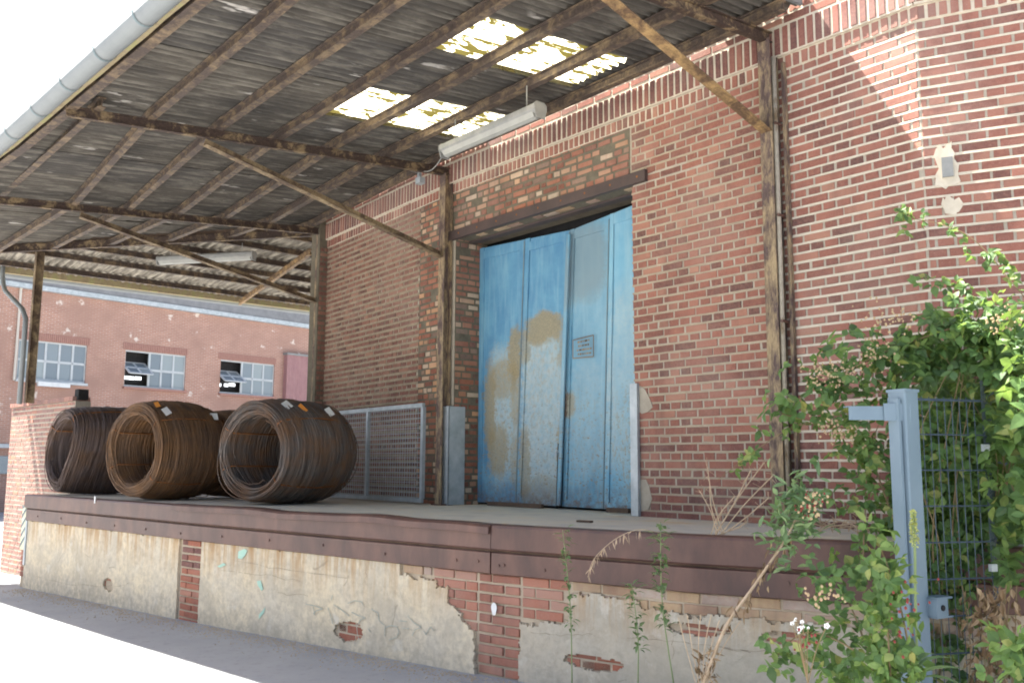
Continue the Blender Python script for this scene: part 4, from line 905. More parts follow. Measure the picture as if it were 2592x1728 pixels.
    # extra purlin where the roof flares out, and the eaves purlin that follows the gutter
    m = MB(); m.sweep((-9.05, 2.42, beam_z(-9.05, 2.42)), (-18.6, 2.42, beam_z(-18.6, 2.42)), I_prof(0.10, 0.075, 0.012), nseg=10, wob=0.003); m.build('purlin', M['purlin_steel'], CN)
    m = MB()
    for (x0, y0), (x1, y1) in zip(GUT, GUT[1:]): m.sweep((x0, y0 + 0.20, beam_z(x0, y0) - 0.0), (x1, y1 + 0.20, beam_z(x1, y1)), I_prof(0.10, 0.09, 0.012), nseg=5, wob=0.002)
    m.build('purlin', M['purlin_steel'], CN)
    # fascia board and zinc gutter
    m = MB()
    for (x0, y0), (x1, y1) in zip(GUT, GUT[1:]):
        m.sweep((x0, y0 + 0.105, beam_z(x0, y0) + 0.015), (x1, y1 + 0.105, beam_z(x1, y1) + 0.015), rect(0.05, 0.115), nseg=12, wob=0.003)
    m.build('fascia_board', M['fascia'], CN)
    m = MB(); rg = 0.092; seg = 10
    def gp(x, a, r): y = gut_y(x); return Vector((x, y + 0.0 + r * cos(a), beam_z(x, y) + 0.045 + r * sin(a)))
    gx = [-19.9 + k * (XE + 0.05 + 19.9) / 48 for k in range(49)]; vs = []
    ang = [pi + pi * j / seg for j in range(seg + 1)]
    for x in gx: vs += [gp(x, a, rg) for a in ang] + [gp(x, a, rg - 0.004) for a in reversed(ang)]
    n = 2 * (seg + 1); m.add(vs, [(i * n + j, (i + 1) * n + j, (i + 1) * n + (j + 1) % n, i * n + (j + 1) % n) for i in range(48) for j in range(n)] + [tuple(range(n)), tuple(range(48 * n + n - 1, 48 * n - 1, -1))])
    gut = m.build('gutter', M['zinc'], CN, True)
    x = XE - 0.35
    while x > -19.5:
        m = MB()
        for dx in (0.0,):
            vs = [gp(x - 0.014, a, rg + 0.006) for a in ang] + [gp(x + 0.014, a, rg + 0.006) for a in ang]; q = seg + 1
            m.add(vs, [(j, j + 1, q + j + 1, q + j) for j in range(seg)])
        m.build('gutter_bracket', M['stripe_dark'], gut, True); x -= 0.82
    # barge board at the right-hand end
    m = MB(); m.sweep((XE + 0.03, WY - 0.06, beam_z(XE, WY) + 0.10), (XE + 0.03, gut_y(XE) + 0.1, beam_z(XE, gut_y(XE)) + 0.10), rect(0.03, 0.13)); m.build('barge_board', M['zinc'], CN)
    # corrugated sheets, front slope: columns about 0.72 m wide, laps at the third purlin
    lam = 0.092; amp = 0.024
    def sheet(x0, x1, y0, y1, mat, zoff, clip=False, name='roof_sheet'):
        nx = max(8, int((x1 - x0) / lam * 8)); ny = 4; vs = []
        for j in range(ny + 1):
            for i in range(nx + 1):
                x = x0 + (x1 - x0) * i / nx; ya, yb = (y0 if callable(y0) is False else y0(x)), (y1 if callable(y1) is False else y1(x))
                y = ya + (yb - ya) * j / ny; z = beam_z(x, y) + 0.104 + amp + zoff + amp * cos(2 * pi * x / lam)
                vs.append((x, y, z))
        fs = [(j * (nx + 1) + i, j * (nx + 1) + i + 1, (j + 1) * (nx + 1) + i + 1, (j + 1) * (nx + 1) + i) for j in range(ny) for i in range(nx)]
        m = MB(); m.add(vs, fs); return m.build(name, mat, CN, True)
    wdt = 0.72; cols = []; x1 = XE; i = 0
    brk = [XE, -4.95, -5.78, -6.56, -7.62, -8.48] + [-8.48 - 0.85 * k for k in range(1, 14)]
    for i, (xr, xl) in enumerate(zip(brk, brk[1:])):
        trans = i in (2, 4)
        if i == 2: xl, xr = -6.56, -5.80
        a, b = xl - 0.03, xr + 0.03
        ytop = WY - 0.088 if -8.9 < (a + b) / 2 < -4.9 else WY - 0.06
        yt = (lambda x: min(ytop + 0.07 * max(0, -9.2 - x), hip_y(x) if x < -13.25 else 9.9))
        lo = (lambda x: gut_y(x) + 0.02)
        if trans:
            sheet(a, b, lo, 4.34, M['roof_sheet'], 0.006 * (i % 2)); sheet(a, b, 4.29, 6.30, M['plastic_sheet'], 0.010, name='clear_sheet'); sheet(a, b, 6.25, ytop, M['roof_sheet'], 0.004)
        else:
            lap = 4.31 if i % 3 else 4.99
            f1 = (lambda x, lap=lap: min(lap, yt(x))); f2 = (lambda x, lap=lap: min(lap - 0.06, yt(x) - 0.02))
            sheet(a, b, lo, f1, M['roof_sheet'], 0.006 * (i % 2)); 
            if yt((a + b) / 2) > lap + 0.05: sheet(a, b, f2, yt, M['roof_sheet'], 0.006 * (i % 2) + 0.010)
    # patched sheet lying under a leak, pale
    # ---- end slope round the corner
    ends = [(-19.25, 3.5), (-18.62, 0), (-17.45, 0), (-16.6, 0), (-15.7, 0), (-14.8, 0), (-13.9, 0)]
    for k, (x, _) in enumerate(ends):
        y0 = max(hip_y(x), 1.9) + 0.02
        m = MB(); m.sweep((x, y0, end_z(x) - 0.02), (x - 0.25, 15.0, end_z(x) - 0.02), I_prof(0.10, 0.07, 0.012) if k else rect(0.09, 0.15), nseg=6, wob=0.004); m.build('purlin', M['purlin_steel'] if k else M['fascia'], CN)
    y = 2.0; k = 0
    def esheet(x0, x1, y0, y1, zoff):
        ny = max(8, int((y1 - y0) / 0.15 * 8)); nx = 6; vs = []
        for i in range(nx + 1):
            for j in range(ny + 1):
                yy = y0 + (y1 - y0) * j / ny; xa = x0; xb = min(x1, -13.3 + (yy - 6.86) / 0.835) if yy < 6.86 else x1
                xb = max(xb, xa + 0.001); x = xa + (xb - xa) * i / nx; vs.append((x, yy, end_z(x) + 0.10 + zoff + 0.02 * cos(2 * pi * yy / 0.15)))
        n = ny + 1; m = MB(); m.add(vs, [(i * n + j, (i + 1) * n + j, (i + 1) * n + j + 1, i * n + j + 1) for i in range(nx) for j in range(ny)]); return m.build('roof_sheet', M['roof_sheet_end'], CN, True)
    while y < 15:
        esheet(-19.4, -13.2, y - 0.03, y + 0.95, 0.006 * (k % 2)); y += 0.92; k += 1
    m = MB(); vs = []
    for k in range(41):
        x = -13.1 - 6.5 * k / 40; y = hip_y(x); zf = beam_z(x, y) + 0.1; ze = end_z(x) + 0.06; lo_, hi_ = min(zf, ze) - 0.02, max(zf, ze) + 0.13; vs += [(x, y, lo_), (x, y, hi_), (x + 0.18, y - 0.21, hi_ + 0.01), (x - 0.18, y + 0.21, hi_ + 0.01)]
    m.add(vs, [f for k in range(40) for f in ((4 * k, 4 * k + 1, 4 * k + 5, 4 * k + 4), (4 * k + 1, 4 * k + 2, 4 * k + 6, 4 * k + 5), (4 * k + 1, 4 * k + 5, 4 * k + 7, 4 * k + 3))]); m.build('hip_flashing', M['dark_wood'], CN)
    # end gutter and the bent downpipe that drops beside the corner column
    m = MB(); m.tube([(-19.48, 1.4, end_z(-19.4) + 0.02), (-19.75, 15, end_z(-19.4) + 0.02)], 0.075, 10); m.build('gutter', M['zinc'], CN, True)
    pxy = Vector((cp[0], cp[1], 0)); ddir = Vector((-dr.y, dr.x, 0)).normalized(); 
    sd = CR.copy(); sd.z = 0; sd.normalize()
    foot = pxy - sd * 0.10 + Vector((0.02, -0.06, 0))
    top = hit(6, 690, (-19.2, 0, 0), (1, 0, 0))
    p1 = hit(8, 718, (-19.1, 0, 0), (1, 0, 0))
    zk = hit(84, 775, (foot.x, foot.y, 0), CF).z
    pts = [top + Vector((0, 0, 0.25)), top, p1, p1.lerp(Vector((foot.x, foot.y, zk)), 0.12) - Vector((0, 0, 0.08)), p1.lerp(Vector((foot.x, foot.y, zk)), 0.85) - Vector((0, 0, 0.03)), Vector((foot.x, foot.y, zk - 0.12)), Vector((foot.x, foot.y, zk - 0.3)), Vector((foot.x, foot.y, CAMZ + 1.0))]
    m = MB(); m.tube(pts, 0.042, 10); m.build('downpipe', M['zinc'], CN, True)
    return cp
CPOST = build_canopy()

# ------------------------------------------------------------------ yard wall at the far end of the dock
def build_stub():
    t, n = edge_n(-14); o = 0.64
    def L(px): 
        d = ray(px, 1100); k = d.y / d.x
        # y = 3.52 + o + .104(x + 15.86) and y = k x
        x = (3.52 + o + 0.104 * 15.86) / (k - 0.104); return x
    x0, x1 = L(26), -15.9
    y0, y1 = 3.52 + o + 0.104 * (x0 + 15.86), 3.52 + o + 0.104 * (x1 + 15.86)
    zt = hit(100, 1016, (x0, y0, 0), n).z
    root = empty('yard_wall', ((x0 + x1) / 2, (y0 + y1) / 2, ground_z(-18)), 'weathered brick wall with dark coping stepping past the far end of the dock', 'wall')
    Ln = Vector((x1 - x0, y1 - y0, 0)).length; zb = -0.6
    m = MB(); c = Vector(((x0 + x1) / 2, (y0 + y1) / 2, 0)) - n * 0.12
    m.box(c + Vector((0, 0, (zt - 0.06 + zb) / 2)), t, n, (0, 0, 1), Ln / 2, 0.12, (zt - 0.06 - zb) / 2); core = m.build('core', M['mortar'], root)
    W = Wall((x0, y0, 0), (x1 - x0, y1 - y0, 0), core); nr = int((zt - 0.06 - zb) / CH)
    bond(W, 0, Ln, zt - 0.06 - nr * CH, nr, M['brick_stub'], joint=0.016, jz=0.024)
    lay([W], 300, core)
    m = MB()
    a = 0.0
    WC = Wall((x0, y0, 0), (x1 - x0, y1 - y0, 0), core)
    while a < Ln - 0.05: 
        m2 = MB(); m2.box(W.P(a + 0.06, zt - 0.022, -0.10), t, n, (0, 0, 1), 0.054, 0.14, 0.034); m2.build('coping_brick', M['brick_stub'], root); a += 0.122
    m = MB(); q = hit(189, 1013, (x1, y1, 0), n); m.box((q.x, q.y + 0.1, zt + 0.045), t, n, (0, 0, 1), 0.075, 0.08, 0.085); m.build('end_block', M['black'], root)
build_stub()

# ------------------------------------------------------------------ far building
def build_far():
    dirf = Vector((-sin(radians(9.7)), cos(radians(9.7)), 0)); nf = Vector((dirf.y, -dirf.x, 0))
    O = at(222, 875, 40); O.z = ground_z(-30) 
    def H(x, y, d=0.0): return hit(x, y, O + nf * d, nf)
    def S(P): return (Vector(P) - O).dot(dirf)
    root = empty('factory_hall', O, 'long brick factory hall with steel windows beyond the far end of the dock', 'building')
    zE = (H(15, 716).z + H(500, 783).z) / 2
    s0, s1, zb = -14.0, 32.0, O.z - 0.3
    wins = []
    for (tl, tr, bl, br) in (((48, 856), (222, 875), (41, 958), (215, 969)), ((318, 885), (472, 899), (314, 976), (467, 990)), ((559, 910), (695, 922), (555, 996), (693, 1006))):
        P = [H(*p) for p in (tl, tr, bl, br)]
        wins.append(((S(P[0]) + S(P[2])) / 2, (S(P[1]) + S(P[3])) / 2, (P[2].z + P[3].z) / 2, (P[0].z + P[1].z) / 2))
    zw0 = sum(w_[2] for w_ in wins) / 3; zw1 = sum(w_[3] for w_ in wins) / 3
    def Pt(s, z, d=0.0): return O + dirf * s + nf * d + Vector((0, 0, z - O.z))
    # wall with true openings
    m = MB(); uv = []
    def wq(a, b, z0, z1):
        m.quad(Pt(a, z0), Pt(b, z0), Pt(b, z1), Pt(a, z1)); uv.append([(a, z0), (b, z0), (b, z1), (a, z1)])
    wq(s0, s1, zb, zw0); wq(s0, s1, zw1, zE)
    edges = [s0] + [v for w_ in wins for v in (w_[0], w_[1])] + [s1]
    for a, b in zip(edges[0::2], edges[1::2]): wq(a, b, zw0, zw1)
    for w_ in wins:
        for (a, b) in ((w_[0], w_[1]),):
            for P4, q in (((Pt(a, zw0), Pt(a, zw0, -.3), Pt(a, zw1, -.3), Pt(a, zw1)), 0), ((Pt(b, zw0), Pt(b, zw1), Pt(b, zw1, -.3), Pt(b, zw0, -.3)), 0), ((Pt(a, zw0), Pt(b, zw0), Pt(b, zw0, -.3), Pt(a, zw0, -.3)), 0), ((Pt(a, zw1), Pt(a, zw1, -.3), Pt(b, zw1, -.3), Pt(b, zw1)), 0)):
                m.quad(*P4); uv.append([(0, 0), (.3, 0), (.3, 1.5), (0, 1.5)])
    wl_ = m.build('wall', M['far_brick'], root); ul = wl_.data.uv_layers.new(name='UVMap')
    k = 0
    for p in wl_.data.polygons:
        for li, c in zip(p.loop_indices, uv[p.index]): ul.data[li].uv = c
    # windows
    for wi, (a, b, _, _) in enumerate(wins):
        f = MB(); W5 = (b - a) / 5; open_n = 0 if wi == 0 else 2; zm = (zw0 + zw1) / 2; d = -0.10
        def bar(sa, sb, za, zb_): f.box(Pt((sa + sb) / 2, (za + zb_) / 2, d), dirf, nf, (0, 0, 1), (sb - sa) / 2, 0.03, (zb_ - za) / 2)
        bar(a, b, zw0, zw0 + 0.09); bar(a, b, zw1 - 0.07, zw1)
        for i in range(6):
            if 0 < i < open_n: continue
            x = a + W5 * i; bar(x - 0.045, x + 0.045, zw0 + .09, zw1 - .07)
        bar(a + W5 * open_n, b, zm - 0.05, zm + 0.05)
        fr = f.build('window', M['far_frame'], root)
        for i in range(open_n, 5):
            for (z0, z1) in ((zw0 + 0.09, zm - 0.05), (zm + 0.05, zw1 - 0.07)):
                g = MB(); sa = a + W5 * i + 0.045; sb = a + W5 * (i + 1) - 0.045; g.box(Pt((sa + sb) / 2, (z0 + z1) / 2, d - 0.01), dirf, nf, (0, 0, 1), (sb - sa) / 2, 0.006, (z1 - z0) / 2); g.build('pane', M['glass'], fr)
        if open_n:
            # tilted sash and the dark hall behind it
            sa, sb = a + 0.05, a + W5 * 2 - 0.05; hz = (zw1 - zw0) * 0.62; ang = radians(58); up = Vector((0, 0, 1)) * cos(ang) - nf * sin(ang); nn = (nf * cos(ang) + Vector((0, 0, 1)) * sin(ang))
            c = Pt((sa + sb) / 2, zm + 0.05, -0.1) + nf * 0.05
            g = MB()
            for q in (-1, 0, 1): g.box(c + dirf * q * (sb - sa) / 2, dirf, up, nn, 0.045, hz / 2, 0.025)
            for q in (-1, 0, 1): g.box(c + up * q * hz / 2, dirf, up, nn, (sb - sa) / 2, 0.045, 0.025)
            sh = g.build('open_sash', M['far_frame'], fr)
            for q in (-1, 1):
                for q2 in (-1, 1):
                    g = MB(); g.box(c + dirf * q * (sb - sa) / 4 + up * q2 * hz / 4, dirf, up, nn, (sb - sa) / 4 - 0.04, hz / 4 - 0.04, 0.006); g.build('pane', M['glass'], sh)
            for j in range(3):
                g = MB(); ss = sa + (sb - sa) * (0.15 + 0.28 * j + U(0, .08)); g.box(Pt(ss, zw0 + 0.45 + U(-.03, .06), -0.42), dirf, nf, (0, 0, 1), U(0.07, 0.2), 0.01, 0.07); tag(g.build('lit_pane', M['daylit_pane'], fr), 'small daylit pane glimpsed inside')
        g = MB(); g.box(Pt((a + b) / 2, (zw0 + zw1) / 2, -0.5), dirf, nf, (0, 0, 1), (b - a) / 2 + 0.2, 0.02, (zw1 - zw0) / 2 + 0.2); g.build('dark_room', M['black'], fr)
        # brick arch of upright bricks over the window
        g = MB(); x = a - 0.1
        while x < b + 0.1: g.box(Pt(x, zw1 + 0.17, 0.01), dirf, nf, (0, 0, 1), 0.034, 0.02, 0.155); x += 0.085
        o = g.build('lintel_bricks', M['far_lintel'], fr); o['kind'] = 'stuff'
        g = MB(); g.box(Pt((a + b) / 2, zw0 - 0.05, 0.06), dirf, nf, (0, 0, 1), (b - a) / 2 + 0.05, 0.1, 0.05); g.build('sill', M['far_lintel'] if wi else M['far_frame'], fr)
    # eaves: gutter, roof edge
    g = MB(); g.sweep(Pt(s0, zE - 0.16, 0.12), Pt(s1, zE - 0.16, 0.12), [(-0.12, 0), (0.12, 0), (0.14, 0.2), (-0.12, 0.2)]); g.build('gutter', M['galv'], root)
    g = MB(); g.box(Pt((s0 + s1) / 2, zE + 0.5, 0.1), dirf, nf, (0, 0, 1), (s1 - s0) / 2, 0.1, 0.46); g.build('fascia', M['far_roof'], root)
    g = MB(); a = Pt(s0, zE + 0.97, 0.25); b = Pt(s1, zE + 0.97, 0.25); c = Pt(s1, zE + 3.3, -9); d_ = Pt(s0, zE + 3.3, -9)
    e = Vector((0, 0, 0.2)); g.add([a, b, c, d_, a + e, b + e, c + e, d_ + e], [(3, 2, 1, 0), (4, 5, 6, 7), (0, 1, 5, 4), (1, 2, 6, 5), (2, 3, 7, 6), (3, 0, 4, 7)]); g.build('roof', M['far_roof'], root)
    g = MB(); g.quad(Pt(s1, zb), Pt(s1, zb, -9), Pt(s1, zE + 2.4, -9), Pt(s1, zE)); g.quad(Pt(s0, zb), Pt(s0, zE), Pt(s0, zE + 2.4, -9), Pt(s0, zb, -9)); g.build('gable', M['far_brick'], root)
    # cream pipe, lamp tray under the first window, little sill at the left
    p0, p1 = H(55, 728, 0.08), H(34, 962, 0.08); p1 = Pt((S(p0) + S(p1)) / 2, p1.z, 0.08); p0 = Pt(S(p1), p0.z, 0.08)
    g = MB(); g.tube([p0, p1], 0.05, 8); pp = g.build('vent_pipe', M['pipe_cream'], root); g = MB(); g.tube([p0 + Vector((0, 0, 0.0)), p0 + Vector((0, 0, .16))], 0.1, 8); g.build('pipe_cap', M['pipe_cream'], pp)
    a, b = H(95, 971, 0.18), H(176, 976, 0.18); zc = (a.z + b.z) / 2
    g = MB(); g.box(Pt((S(a) + S(b)) / 2, zc, 0.18), dirf, nf, (0, 0, 1), abs(S(b) - S(a)) / 2, 0.08, 0.09); g.build('lamp_tray', M['white_paint'], root)
    a = H(6, 1128, 0.1); g = MB(); g.box(Pt(S(a), a.z, 0.1), dirf, nf, (0, 0, 1), 0.35, 0.1, 0.08); g.build('sill', M['far_frame'], root)
    a = H(4, 1160, -0.0); g = MB(); g.box(Pt(S(a), a.z - 0.25, 0.03), dirf, nf, (0, 0, 1), 0.3, 0.03, 0.35); g.build('low_window', M['glass'], root)
    # pink ribbed lean-to beside the corner column
    tp, bt = H(728, 897, 0.3), H(728, 1010, 0.3)
    lt = empty('ribbed_shed', Pt(S(tp) + 1.6, O.z, 1.0), 'dusty pink ribbed metal shed against the factory hall', 'shed')
    g = MB(); vs = []; nn_ = 60; q0 = S(tp); q1 = q0 + 4.0
    for i in range(nn_ + 1):
        s = q0 + (q1 - q0) * i / nn_; d = 0.3 + (0.03 if (i // 2) % 2 else 0.0); vs += [Pt(s, O.z - .3, d), Pt(s, tp.z, d)]
    g.add(vs, [(2 * i, 2 * i + 2, 2 * i + 3, 2 * i + 1) for i in range(nn_)]); g.quad(Pt(q0, O.z - .3, 0), Pt(q0, O.z - .3, 0.3), Pt(q0, tp.z, 0.3), Pt(q0, tp.z, 0)); g.build('cladding', M['clad_pink'], lt)
    g = MB(); g.box(Pt((q0 + q1) / 2, tp.z + 0.04, 0.18), dirf, nf, (0, 0, 1), (q1 - q0) / 2 + 0.06, 0.2, 0.05); g.build('roof', M['lamp_grey'], lt)
build_far()
# grey flashing strip on the building corner, beside the corner column
m = MB(); a = hit(779, 760, (-13.16, 0, 0), (1, 0, 0)); m.box((-13.2, 7.06, (CAMZ + 2.45 + ZD) / 2), (1, 0, 0), (0, 1, 0), (0, 0, 1), 0.03, 0.06, (CAMZ + 2.45 - ZD) / 2); m.build('corner_flashing', M['galv'], WH)

# ------------------------------------------------------------------ wire coils
def make_coil(foot, axis, Rad, Ln, mat, label, seed, sag=0.0, tags=True, thick=0.17):
    rr = random.Random(seed); a = Vector((axis[0], axis[1], 0)).normalized(); s = Vector((a.y, -a.x, 0)); up = Vector((0, 0, 1))
    root = empty('wire_coil', (foot[0], foot[1], ZD), label, 'wire coil', 'wire coils lying on the dock')
    C = Vector((foot[0], foot[1], ZD + Rad))
    def prof(th, r, t):           # cross-section: round, flattened below, optionally slumped to one side
        x = r * cos(th); z = r * sin(th)
        if sag: 
            k = max(0.0, cos(th)); x -= sag * k * (0.5 - 0.5 * sin(th)) * 1.0; x -= sag * 0.25 * (1 - sin(th)) * 0.5
            z *= 1.0 + 0.02
        z = max(z, -Rad + 0.02 + (Rad - r) * 0.75 if z < 0 else z)
        return x, z
    m = MB(); N = 760; seg = 38; wr = 0.0055
    for k in range(N):
        t = (k + rr.random()) / N; layer = rr.random()
        bulge = 0.05 * (1 - (2 * t - 1) ** 2) if t > 0.0 else 0
        end = min(t, 1 - t) / 0.08; rnd_end = -0.05 * max(0, 1 - end) ** 1.5
        if layer < 0.62: r = Rad - 0.05 + bulge + rnd_end - abs(rr.gauss(0, 0.006))           # the outer skin
        elif layer < 0.82: r = Rad - thick - 0.012 + abs(rr.gauss(0, 0.006))                      # the bore
        else: r = Rad - 0.05 - rr.random() * (thick - 0.03); t = (0.0 + abs(rr.gauss(0, 0.01))) if rr.random() < 0.8 else 1.0
        if layer < 0.62: r += 0.016 * mnoise.noise(Vector((t * 7, seed * 3.1, 0))) + 0.008 * mnoise.noise(Vector((t * 23, seed * 5.1, 1)))
        tilt = rr.gauss(0, 0.02) * (3.2 if rr.random() < 0.1 else 1); ph = rr.random() * 6.28; e1, e2 = rr.gauss(0, 0.005), rr.gauss(0, 0.006); drift = rr.uniform(-0.02, 0.02)
        pts = []
        for j in range(seg):
            th = 2 * pi * j / seg; q = r + e1 * cos(2 * th + ph) + e2 * cos(3 * th - ph); x, z = prof(th, q, t)
            pts.append(C + s * x + up * z + a * (t * Ln + tilt * cos(th + ph) + drift))
        m.tube(pts, wr * rr.uniform(0.85, 1.3), 4, closed=True)
    for k in range(7):                        # sprung loose ends
        th0 = rr.uniform(0, 6.28); t = rr.choice((rr.random() * 0.06, rr.random())); r = Rad - 0.03 if t > 0.06 else Rad - thick - rr.random() * 0.06; pts = []
        for j in range(14):
            th = th0 + j * 0.09; x, z = prof(th, r + 0.0045 * j * (1 if t > 0.06 else -1) * rr.uniform(.6, 1.2), t); pts.append(C + s * x + up * z + a * (t * Ln - 0.02 + 0.002 * j))
        m.tube(pts, wr, 4)
    m.build('windings', mat, root, True)
    # packed inner layers
    m = MB(); rings = []
    for (t, r) in ((0.02, Rad - thick), (0.0, Rad - thick * 0.8), (0.0, Rad - 0.11), (0.04, Rad - 0.075), (0.25, Rad - 0.045), (0.5, Rad - 0.025), (0.75, Rad - 0.045), (0.96, Rad - 0.075), (1.0, Rad - 0.11), (1.0, Rad - thick * 0.8), (0.98, Rad - thick)):
        rings.append([C + s * prof(2 * pi * j / 40, r - 0.006, t)[0] + up * prof(2 * pi * j / 40, r - 0.006, t)[1] + a * (t * Ln) for j in range(40)])
    nR = len(rings); m.add([p for rg in rings for p in rg], [(i * 40 + j, i * 40 + (j + 1) % 40, ((i + 1) % nR) * 40 + (j + 1) % 40, ((i + 1) % nR) * 40 + j) for i in range(nR) for j in range(40)])
    m.build('packed_core', mat, root, True)
    # rusty binding straps that wrap the section lengthwise
    for th in ((radians(38), radians(150), radians(205), radians(318)) if tags else (radians(60), radians(140))):
        m = MB(); loop = []
        for (t, r) in ((0.5, Rad - thick - 0.035), (0.0, Rad - thick - 0.035), (-0.035, Rad - thick * 0.7), (-0.035, Rad - 0.09), (0.03, Rad - 0.045), (0.25, Rad - 0.008), (0.5, Rad + 0.014), (0.75, Rad - 0.008), (0.97, Rad - 0.045), (1.02, Rad - 0.1), (1.0, Rad - thick)):
            x, z = prof(th, r, t); loop.append(C + s * x + up * z + a * (t * Ln))
        m.tube(loop, 0.009, 5, closed=True); m.build('strap', M['strap'], root, True)
    if tags:
        for (t, th, mt, sz) in tags:
            r = Rad + 0.022 - 0.05 * abs(2 * t - 1) ** 2; x, z = prof(th, r, t); c = C + s * x + up * z + a * (t * Ln); nrm = (s * cos(th) + up * sin(th)).normalized(); tg = a; bt = nrm.cross(tg)
            q = rr.uniform(-0.5, 0.5); e1 = tg * cos(q) + bt * sin(q); e2 = nrm.cross(e1)
            m = MB(); m.add([c + e1 * sz[0] * i + e2 * sz[1] * j + nrm * (0.012 * (i + j)) for i, j in ((-1, -1), (1, -1), (1, 1), (-1, 1))], [(0, 1, 2, 3)]); m.build('tag', M[mt], root)
    return root
WT = (0.05, 0.055); OT = (0.028, 0.06)
make_coil((-15.1, 3.86), (-0.16, 0.98), 0.665, 1.25, M['wire_mauve'], 'slumped mauve-brown wire coil at the far left end of the dock', 1, sag=0.46, tags=[])
make_coil((-12.55, 4.06), (-0.26, 0.966), 0.655, 0.95, M['wire_brown'], 'rust-brown wire coil with two white tags, second from the left', 2, tags=[(0.14, radians(50), 'white_paint', WT), (0.1, radians(66), 'orange', OT), (0.9, radians(46), 'white_paint', WT)])
make_coil((-12.78, 5.18), (-0.24, 0.97), 0.625, 0.9, M['wire_brown'], 'rust-brown wire coil half hidden behind the two front coils', 4, tags=[])
make_coil((-10.42, 4.74), (-0.32, 0.947), 0.63, 1.12, M['wire_grey'], 'dark grey-brown wire coil nearest the blue door with white tags', 3, tags=[(0.16, radians(60), 'white_paint', (0.07, 0.055)), (0.33, radians(53), 'orange', OT), (0.72, radians(50), 'white_paint', (0.05, 0.06))])
# crumpled paper slips inside the bores
for (fx, fy, ax, nm) in ((-12.55, 4.06, (-0.26, 0.966), 'white paper slip lying inside the rust-brown front coil'), (-10.42, 4.74, (-0.32, 0.947), 'white paper slip lying inside the dark grey coil')):
    a = Vector((ax[0], ax[1], 0)).normalized(); c = Vector((fx, fy, ZD + 0.19)) + a * 0.35 + Vector((a.y, -a.x, 0)) * 0.08; m = MB(); vs = []
    for j in range(4):
        for i in range(4): vs.append(c + Vector((0.035 * (i - 1.5) + U(-.01, .01), 0.05 * (j - 1.5), 0.02 + U(0, 0.025))))
    m.add(vs, [(j * 4 + i, j * 4 + i + 1, j * 4 + i + 5, j * 4 + i + 4) for j in range(3) for i in range(3)]); tag(m.build('paper_slip', M['white_paint']), nm, 'paper')

# ------------------------------------------------------------------ lamps
def lamp(p0, p1, label, hang=None):
    p0, p1 = Vector(p0), Vector(p1); c = (p0 + p1) / 2; root = empty('tube_lamp', c, label, 'lamp', 'tube lamps under the canopy')
    m = MB(); m.sweep(p0, p1, [(-0.075, 0.03), (-0.05, -0.0), (0.05, -0.0), (0.075, 0.03), (0.075, 0.075), (0.045, 0.1), (-0.045, 0.1), (-0.075, 0.075)]); m.build('housing', M['lamp_grey'], root)
    t = (p1 - p0).normalized(); m = MB(); m.sweep(p0 + t * 0.03, p1 - t * 0.03, [(-0.062, 0.012), (-0.04, -0.035), (0.0, -0.05), (0.04, -0.035), (0.062, 0.012)]); m.build('diffuser', M['lamp_lens'], root)
    for e in (p0 - t * 0.006, p1 + t * 0.006):
        m = MB(); m.sweep(e, e + t * 0.012, [(-0.08, 0.03), (-0.055, -0.055), (0.055, -0.055), (0.08, 0.03), (0.08, 0.08), (0.05, 0.105), (-0.05, 0.105), (-0.08, 0.08)]); m.build('end_cap', M['lamp_grey'], root)
    for s in (0.12, 0.88):
        q = p0.lerp(p1, s) + Vector((0, 0, 0.1)); zt = hang; m = MB(); m.tube([q, Vector((q.x, q.y, zt))], 0.006, 5); m.build('hanger', M['lamp_grey'], root)
    return root
lamp((-7.95, 5.66, CAMZ + 3.36), (-6.40, 5.66, CAMZ + 3.36), 'weathered grey tube lamp hung near the clear roof sheets by the blue door', hang=beam_z(-7, 5.7) + 0.02)
lamp((-15.9, 5.34, CAMZ + 3.44), (-14.45, 6.40, CAMZ + 3.44), 'pale tube lamp hung under the end canopy beyond the coils', hang=end_z(-15) + 0.0)
# cable with a little hanging connector
root = empty('hanging_cable', (-9.3, 6.35, CAMZ + 3.3), 'loose cable with a grey connector hanging beside the second column', 'cable')
m = MB(); A = Vector((-7.9, 5.66, CAMZ + 3.42)); B = hit(1062, 430, (-9.5, 0, 0), (1, 0, 0)); Cc = Vector((-9.2, 5.2, beam_z(-9.2, 5.2)))
m.tube([A.lerp(B, k / 10) - Vector((0, 0, 0.12 * sin(pi * k / 10))) for k in range(11)], 0.007, 5); m.tube([Cc.lerp(B + Vector((0, 0, -.05)), k / 8) for k in range(9)], 0.005, 5); m.build('cable', M['lamp_grey'], root)
m = MB(); m.box(B - Vector((0, 0, 0.03)), (1, 0, 0), (0, 1, 0), (0, 0, 1), 0.02, 0.02, 0.11); m.box(B - Vector((-0.02, 0, 0.15)), (1, 0, 0), (0, 1, 0), (0, 0, 1), 0.05, 0.04, 0.04); m.build('connector', M['galv'], root)

